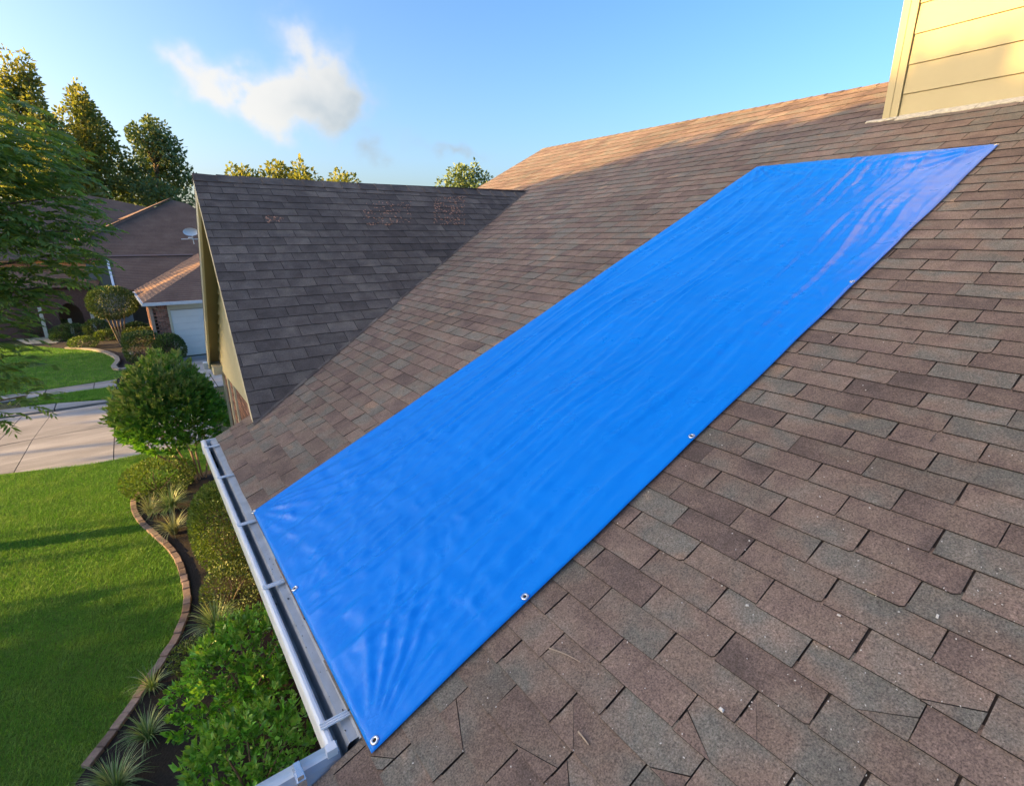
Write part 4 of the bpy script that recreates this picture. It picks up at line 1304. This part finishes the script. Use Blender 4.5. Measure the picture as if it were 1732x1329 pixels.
# ------------------------------------------------------------------ trees: generic
def tree(name, label, base, H, clumps, n, ll, mat, group=None, tip=.5, trunk_r=.18, jitter=.9, lump=.25):
    t = thing(name, (base[0], base[1], 0), label, 'tree', group)
    VV, FF, TT, off = [], [], [], 0
    tot = sum(c[3]*c[5] for c in clumps)
    for c in clumps:
        m = max(60, int(n*c[3]*c[5]/tot))
        P, d, rr = bush_points(np.array([base[0]+c[0], base[1]+c[1], c[2]]), (c[3], c[4], c[5]), m, lump, .75, 0)
        v, f = leaves(P, d, ll, ll*.6, jitter=jitter, updir=.1)
        VV.append(v); FF.append(f+off); off += len(v)
        TT.append(np.repeat(np.clip((d[:, 2]*.5+.4)*rng.random(m)*tip*2, 0, 1), 4))
    link('crown', npmesh('crown', np.concatenate(VV), np.concatenate(FF), mat, False, np.concatenate(TT)), t)
    mb = MB(); b = np.array([base[0], base[1], 0.0])
    mb.tube([b, b+np.array([.1, 0, H*.3]), b+np.array([-.1, .1, H*.6]), b+np.array([0, 0, H*.9])], [trunk_r, trunk_r*.8, trunk_r*.5, trunk_r*.1], 8)
    for c in clumps:
        e = b+np.array([c[0], c[1], c[2]]); s0 = b+np.array([0, 0, max(.8, min(H*.75, c[2]-1.2-.3*abs(c[0])))])
        mb.tube([s0, (s0+e)/2+np.array([0, 0, .2]), e], [trunk_r*.4, trunk_r*.25, trunk_r*.08], 6)
    mb.build('trunk', [M_BARK], t)
    return t


def far_tree(name, label, pxc, pxw, pxtop, y, n, ll, mat, group, tip=.4, shape='round', pxbot=None):
    """tree standing at depth y whose crown reaches the given pixels"""
    top = ony((pxc, pxtop), y); wl = ony((pxc-pxw/2, pxtop+pxw*.5), y); wr = ony((pxc+pxw/2, pxtop+pxw*.5), y)
    rad = (wr[0]-wl[0])/2*1.25; H = top[2]; zb = ony((pxc, pxbot), y)[2] if pxbot else 2.5
    cl = []
    random.seed(int(pxc*7))
    k = 9
    for i in range(k):
        f_ = i/(k-1); z = zb+.1*(H-zb)+f_*(H-zb)*.86
        wid = rad*(math.sin(math.pi*(.18+.74*f_))**.8 if shape == 'round' else (1.05-.8*f_))
        a = random.uniform(0, 6.28)
        cl.append((math.cos(a)*wid*.6, math.sin(a)*wid*.6, z-(.25*rad if f_ > .9 else 0), max(.5, wid*.62), max(.5, wid*.62), (H-zb)*.13+.2))
        cl.append((math.cos(a+2.4)*wid*.75, math.sin(a+2.4)*wid*.75, z-.3, max(.4, wid*.5), max(.4, wid*.5), (H-zb)*.10+.2))
    random.seed(int(pxc*3))
    return tree(name, label, (ony((pxc, (pxtop+(pxbot or 380))/2), y)[0], y), H, cl, n, ll, mat, group, tip, .25)


BT = 'tall trees behind the neighbouring house'
far_tree('tall_tree', 'tall yellow green tree at far left whose bare tip rises highest', 62, 150, 112, 50, 10500, .30, L_FAR, BT, 1.0, 'cone', 380)
far_tree('tall_tree', 'tall yellow topped tree with a narrow crown left of the dark tree', 150, 92, 155, 52, 7500, .29, L_FAR, BT, .9, 'round', 360)
far_tree('tall_tree', 'dark green broad tree directly behind the peak of the neighbouring roof', 262, 140, 200, 54, 8500, .30, L_FARD, BT, .35, 'cone', 350)
RT_ = 'treetops showing above the gable ridge'
far_tree('far_tree', 'pale treetop above the left part of the dark gable ridge', 410, 80, 286, 60, 5200, .46, L_FAR, RT_, .8)
far_tree('far_tree', 'rounded bright yellow green treetop above the middle of the gable ridge', 497, 125, 280, 58, 8000, .46, L_FAR, RT_, 1.0)
far_tree('far_tree', 'sparse orange tinted treetop right of the bright yellow green one', 590, 95, 294, 62, 4500, .46, L_FAR, RT_, .8)
far_tree('far_tree', 'rounded green treetop just left of the sunlit roof edge', 790, 84, 281, 52, 6500, .40, L_FARD, RT_, .6)
# big trees left of the house, whose shade lies on the lower roof
random.seed(5)
ST = 'shade trees across the lawn'
SHADE_LABELS = ['shade tree at the near end of the row left of the lawn', 'tallest shade tree, second from the near end of the row', 'third shade tree of the row left of the lawn', 'shade tree beside the near end of the brick edging row',
                'shade tree in the row level with the glossy shrubs', 'lower shade tree in the row level with the tall shrub', 'small shade tree level with the round multi stem tree', 'lowest shade tree beside the driveway slabs',
                'shade tree left of the sidewalk', 'shade tree left of the far lawn', 'shade tree left of the far shrub bed', 'farthest shade tree beyond the far pale patch']
SD = SUN_DIR/np.hypot(SUN_DIR[0], SUN_DIR[1])
for i, (tx, ty, tz, D) in enumerate(((5.0, -8.0, 6.0, 34), (6.5, -4.2, 6.4, 33), (7.2, -1.0, 6.6, 35), (7.64, 1.9, 6.72, 34), (8.2, 3.6, 6.28, 35), (8.0, 5.4, 5.78, 33), (6.6, 7.2, 5.15, 34),
                                     (4.8, 8.9, 4.8, 36), (3.5, 14, 4.2, 34), (2.0, 20, 7.0, 34), (1.5, 26.0, 7.8, 33), (1.0, 33.5, 6.0, 34))):
    top = np.array([tx, ty, tz]) + SD*D
    H = top[2]; cl = []
    low = 3.0 if i > 8 or i in (1, 2, 3) else H-4.2          # crown bases shaped for the light: raised ones let sun onto the lawn
    for q in range(20):
        a = random.uniform(0, 6.28); r = random.uniform(.2, 2.2); z = H-1.0-(H-1.0-low)*random.random()
        cl.append((math.cos(a)*r, math.sin(a)*r, z, random.uniform(1.5, 2.2), random.uniform(1.6, 2.3), random.uniform(.9, 1.2)))
    for q in range(6): cl.append((random.uniform(-1.5, 1.5), random.uniform(-1.9, 1.9), H-.7-random.uniform(0, .7), random.uniform(.8, 1.2), random.uniform(.8, 1.2), random.uniform(.6, .9)))
    if i <= 8:
        for q in range(0): cl.append((random.uniform(-2, 2), random.uniform(-2, 2), random.uniform(4.5, H-5), random.uniform(.6, 1.0), random.uniform(.6, 1.1), random.uniform(.4, .6)))
    tree('shade_tree', SHADE_LABELS[i], (top[0], top[1]), H, cl, 6500, .55, L_FAR, ST, .4, .10)

# ------------------------------------------------------------------ NEIGHBOURING HOUSE
nh = thing('neighbour_house', (2, 31, 0), 'brown roofed brick house with white garage door across the driveway', 'house')


def plane3(name, px, o, n, mat, thick=.06, par=nh):
    o = np.asarray(o, float); n = np.asarray(n, float); n = n/np.linalg.norm(n)
    pts = []
    for p in px:
        d = ray(p); t = (n @ (o-CAM))/(n @ d); pts.append(CAM+d*t)
    a = np.zeros(3)
    for i in range(len(pts)): a += np.cross(pts[i], pts[(i+1) % len(pts)])
    if a @ n < 0: pts = pts[::-1]
    mb = MB(); mb.prism(pts, n*thick); return mb.build(name, [mat], par), pts


EZ = 2.42
A_ = onz((242, 513), EZ)
pit = R_(26)
# front hip of the garage wing (faces the camera), left slope, middle roof, upper hip roof
nf = np.array([0, -math.sin(pit), math.cos(pit)])
plane3('roof', [(243, 513), (345, 507), (345, 446), (331, 455)], A_, nf, M_NROOF)
hp = ony((331, 455), 0)if False else None
d_ = ray((334, 453)); t_ = (nf @ (A_-CAM))/(nf @ d_); HP = CAM+d_*t_
B_ = onz((226, 491), EZ)
nl = np.cross(B_-A_, HP-A_); nl = nl if nl[2] > 0 else -nl
plane3('roof', [(242, 513), (226, 491), (281, 460), (330, 431), (345, 424), (345, 444), (331, 455)], A_, nl, M_NROOF)
MZ = np.array([0, B_[1]+.05, EZ])
nm = np.array([0, -math.sin(R_(30)), math.cos(R_(30))])
plane3('roof', [(193, 487), (230, 491), (345, 435), (345, 428), (181, 433)], MZ, nm, M_NROOF)
d_ = ray((250, 432)); t_ = (nm @ (MZ-CAM))/(nm @ d_); UZ = CAM+d_*t_
nu = np.array([0, -math.sin(R_(34)), math.cos(R_(34))])
o1, up_pts = plane3('roof', [(60, 436), (345, 430), (345, 362), (318, 345), (290, 338), (140, 406)], UZ+np.array([0, .12, .05]), nu, M_NROOF)
# hip ridge cap catching the sun
d1 = [CAM+ray(p)*((nu @ (UZ+np.array([0, .12, .05])-CAM))/(nu @ ray(p))) for p in ((290, 338), (215, 372), (135, 408))]
mb = MB()
for p, q in zip(d1, d1[1:]):
    mb.hexa([p+nu*.05, q+nu*.05, q+nu*.05+np.array([-.45, .5, -.02]), p+nu*.05+np.array([-.15, .2, -.02]), p+nu*.16, q+nu*.16, q+nu*.10+np.array([-.45, .5, -.05]), p+nu*.10+np.array([-.15, .2, -.05])])
M_RCAP = simple('brown_ridge_cap', (.17, .11, .085), .85, .2, 6)
mb.build('ridge_cap', [M_RCAP], nh)
plane3('roof', [(-40, 440), (300, 440), (300, 352), (246, 350), (190, 338), (146, 330), (-40, 345)], UZ+np.array([0, 5.5, 1.2]), np.array([.12, -math.sin(R_(30)), math.cos(R_(30))]), M_NROOF)
plane3('flashing_strip', [(181, 434), (326, 431.5), (326, 429.5), (181, 431.5)], UZ+np.array([0, -.03, .05]), nm, simple('brown_metal_strip', (.16, .10, .085), .6, .1), .03)
# gutters, rake trim
mb = MB()
for P0, P1 in ((A_, onz((345, 507.3), EZ)), (A_, onz((226, 493), EZ))):
    mb.bar(P0+np.array([0, -.05, -.06]), P1+np.array([0, -.05, -.06]), .12, .12)
gn = mb.build('gutter', [M_LIP], nh)
def nmp(p):
    d = ray(p); return CAM+d*((nm @ (MZ-CAM))/(nm @ d))
mb = MB(); mb.bar(nmp((181, 438))-nm*.05, nmp((193, 487))-nm*.05, .10, .16); mb.build('rake_board', [M_LIP], nh)
# garage front wall
YF = 26.35
xl = ony((272, 560), YF)[0]; 
XW0, XD0 = .62, ony((291.5, 545), YF)[0]
mb = MB(); mb.box((XW0, YF+.02, 0), (6.5, YF+.3, EZ)); mb.box((.55, YF+.02, 0), (.75, 33.2, EZ)); mb.build('wall', [M_MORTAR], nh)
mb = MB(); zz = 0; r_ = 0
while zz < 2.05:
    x = XW0 + (r_ % 2)*.105
    while x < XD0-.1:
        mb.box((x, YF-.012, zz), (min(x+.198, XD0-.09), YF+.03, zz+.063)); x += .21
    zz += .076; r_ += 1
x = XW0
while x < XD0-.1: mb.box((x, YF-.02, 2.07), (x+.058, YF+.03, 2.27)); x += .07
zz = 0; r_ = 0
while zz < 2.3:
    y = YF + (r_ % 2)*.105
    while y < 33: mb.box((.53, y, zz), (.56, y+.198, zz+.063)); y += .21
    zz += .076; r_ += 1
mb.build('bricks', [M_BRICK], nh, kind='stuff')
dr = MB(); dr.box((XD0, YF-.0, 0), (XD0+2.6, YF+.018, 2.02)); door = dr.build('garage_door', [M_WHITE], nh)
for i in range(7):
    z0 = .02+i*.285
    mb = MB(); mb.box((XD0+.01, YF-.022, z0), (XD0+2.6, YF-.002, z0+.277)); mb.build('panel', [M_WHITE], door)
mb = MB(); mb.box((XD0-.09, YF-.04, 0), (XD0-.001, YF+.02, 2.05)); mb.box((XD0-.09, YF-.045, 2.055), (XD0+2.7, YF+.019, 2.30)); mb.build('door_frame', [M_TRIM], nh)
P0 = A_+np.array([.10, .0, -.12])
mb = MB(); mb.tube([P0, P0+np.array([.25, .22, -.10]), P0+np.array([.42, .30, -.25]), (P0[0]+.45, P0[1]+.32, .1)], .05, 8); mb.build('downspout', [simple('tan_downspout', (.40, .29, .22), .5, .1)], nh)
mb = MB(); mb.box((.50, YF-.03, 0), (.62, YF+.08, EZ)); mb.build('trim_board', [simple('tan_corner_trim', (.38, .28, .22), .6, .1)], nh)
# porch wing at the left: brick wall with arch, grey window, columns
YP = 36.0
def wp(p): q = ony(p, YP); return (q[0], q[2])
mb = MB()
x0, x1 = wp((-60, 500))[0], wp((152, 500))[0]
zt = wp((150, 488))[1]
ax0, ax1 = wp((98, 530))[0], wp((150, 530))[0]-.25; az = 0.0; ah = wp((130, 512))[1]
mb.box((x0, YP, 0), (ax0, YP+.3, zt))
mb.box((ax1, YP, 0), (x1, YP+.3, zt))
k = 12
for i in range(k):
    xa = ax0+(ax1-ax0)*i/k; xb = ax0+(ax1-ax0)*(i+1)/k
    za = ah*.55+ah*.45*math.sqrt(max(0, 1-(2*(i+.5)/k-1)**2))
    mb.box((xa, YP, za), (xb, YP+.3, zt))
mb.build('wall', [simple('dark_brick_face', (.14, .075, .058), .85, .3, 9, .5, 30)], nh)
mb = MB(); mb.box((x0, YP+2.2, 0), (x1+2.5, YP+2.3, 3.0)); mb.build('wall', [simple('porch_back_wall', (.10, .075, .055), .8, .2, 3)], nh)
mb = MB(); q0 = wp((150, 490)); q1 = wp((194, 446)); mb.box((q0[0]+.1, YP+.4, .2), (q1[0]+.3, YP+.5, q1[1]))
mb.build('window', [simple('grey_window_glass', (.22, .24, .25), .15, .15, 1.5)], nh)
plane3('roof', [(-70, 490), (166, 484), (176, 438), (-70, 444)], (0, YP-.4, wp((150, 486))[1]), (0, -math.sin(R_(24)), math.cos(R_(24))), M_NROOF)
for p, q in (((152, 527), (160, 551)), ((117, 539), (121, 553)), ((66, 520), (73, 545))):
    a0 = ony(p, YP-.3); a1 = ony(q, YP-.3)
    mb = MB(); mb.box((a1[0]-.07, YP-.37, 0), (a1[0]+.07, YP-.23, a0[2])); mb.build('column', [simple('white_column_paint', (.6, .58, .48), .5, .1)], nh)
# satellite dish on the neighbour's roof
dsh = thing('satellite_dish', ony((322, 402), 33.5), 'pale oval satellite dish on the brown roof beside the gable edge', 'satellite dish')
dc = ony((323, 393), 33.5); mb = MB()
fw = np.array([-.25, -.95, .18]); fw /= np.linalg.norm(fw); sx = np.cross(fw, (0, 0, 1)); sx /= np.linalg.norm(sx); sy = np.cross(sx, fw)
rings = [[tuple(dc+(sx*math.cos(a)*.36+sy*math.sin(a)*.21)*r+fw*(.10*r*r)) for a in np.linspace(0, 2*math.pi, 20, endpoint=False)] for r in (.02, .35, .7, 1.0)]
for r0, r1 in zip(rings, rings[1:]):
    for i in range(20): mb.quad([r0[i], r0[(i+1) % 20], r1[(i+1) % 20], r1[i]])
M_DISH = simple('pale_dish_enamel', (.55, .60, .64), .35, .05)
mb.build('reflector', [M_DISH], dsh, True)
mb = MB(); mb.tube([dc-fw*-.0+sy*-.31, dc+fw*.5-sy*.40], .03, 6); mb.tube([dc+fw*.5-sy*.4-sx*.08, dc+fw*.5-sy*.4+sx*.08], .05, 8); mb.tube([dc-fw*.05, dc-fw*.25-sy*.2, dc-fw*.3-np.array([0, 0, .55])], .025, 6); mb.tube([dc-sy*.36-sx*.35, dc-sy*.36+sx*.5], .025, 6); mb.build('arm', [M_DISH], dsh)

# shrubs of the far bed
def clip_shrub(label, pxc, pyb, w, hgt, y=None, mat=L_CLIP, flat=.0, tip=.35, n=2600, ll=.075, depth=None):
    b = onz((pxc, pyb)); sc = F_PX/((b-CAM) @ fwd); r = w/2/sc; hh = hgt/sc*1.05
    shrub('clipped_shrub', label, 'shrub', b, (b[0], b[1]+r*.5, hh*.5), (r, depth or r, hh*.54), n, ll, ll*.6, mat, lump=.06, tip=tip, group='clipped shrubs of the far bed', stems=3, flat=flat, inner=.25, jitter=.45, stem_r=.02)


clip_shrub('boxy dark green clipped shrub in front of the brick garage corner', 247, 612, 54, 44, flat=.45, n=4200)
clip_shrub('rounded dark green clipped shrub in front of the white garage door', 293, 612, 44, 42, n=3600, tip=.25)
clip_shrub('flat topped clipped shrub behind the boxy one beside the garage wall', 238, 585, 44, 26, flat=.4)
clip_shrub('small clipped shrub farthest back beside the brick garage wall', 232, 570, 36, 22)
clip_shrub('long low clipped mound in the middle of the far bed', 122, 574, 56, 22, tip=.3)
clip_shrub('dark clipped mound behind the long low one under the brick arch', 92, 567, 52, 24)
clip_shrub('round clipped ball shrub at the left end of the far bed', 60, 572, 44, 32, tip=.5)
clip_shrub('dark clipped shrub below the topiary ball tree', 168, 574, 36, 30)
clip_shrub('small yellowish shrub at the front of the far bed', 182, 576, 34, 16, mat=L_SHRUB, tip=.9, n=1200)
clip_shrub('low grey green mound near the curved kerb', 142, 590, 40, 17, mat=L_SHRUB, tip=.2, n=1500)
clip_shrub('small pale shrub beside the sunlit pale patch', 104, 577, 30, 12, mat=L_SHRUB, tip=.9, n=900)
b = onz((205, 585)); tp = ony((190, 512), b[1]); rr_ = 34*((b-CAM) @ fwd)/F_PX
topi = thing('topiary_tree', b, 'small tree clipped to a dark green ball on thin stems before the far house', 'tree')
P, d, r_ = bush_points(tp, (rr_, rr_, rr_*.78), 6000, .05, .25, 0); v_, f_ = leaves(P, d, .09, .05, jitter=.45)
link('crown', npmesh('crown', v_, f_, L_CLIP, False, np.repeat(np.clip(d[:, 2], 0, 1)*rng.random(len(P))*.4, 4)), topi)
mb = MB()
for i in range(5): mb.tube([(b[0]+.05*i, b[1], 0), (b[0]-.15+.1*i, b[1], .7), (tp[0]-.4+.2*i, b[1], tp[2]-.3)], [.035, .03, .02], 6)
mb.build('trunk', [M_BARKP], topi)
gs_ = onz((223, 601)); mb = MB(); mb.tube([gs_, gs_+np.array([0, 0, .10]), gs_+np.array([0, 0, .2])], [.13, .17, .05], 9)
o = mb.build('garden_stone', [simple('pale_stone', (.5, .5, .46), .8, .2, 8)]); o['label'] = 'small pale stone in the mulch before the boxy clipped shrub'; o['category'] = 'stone'
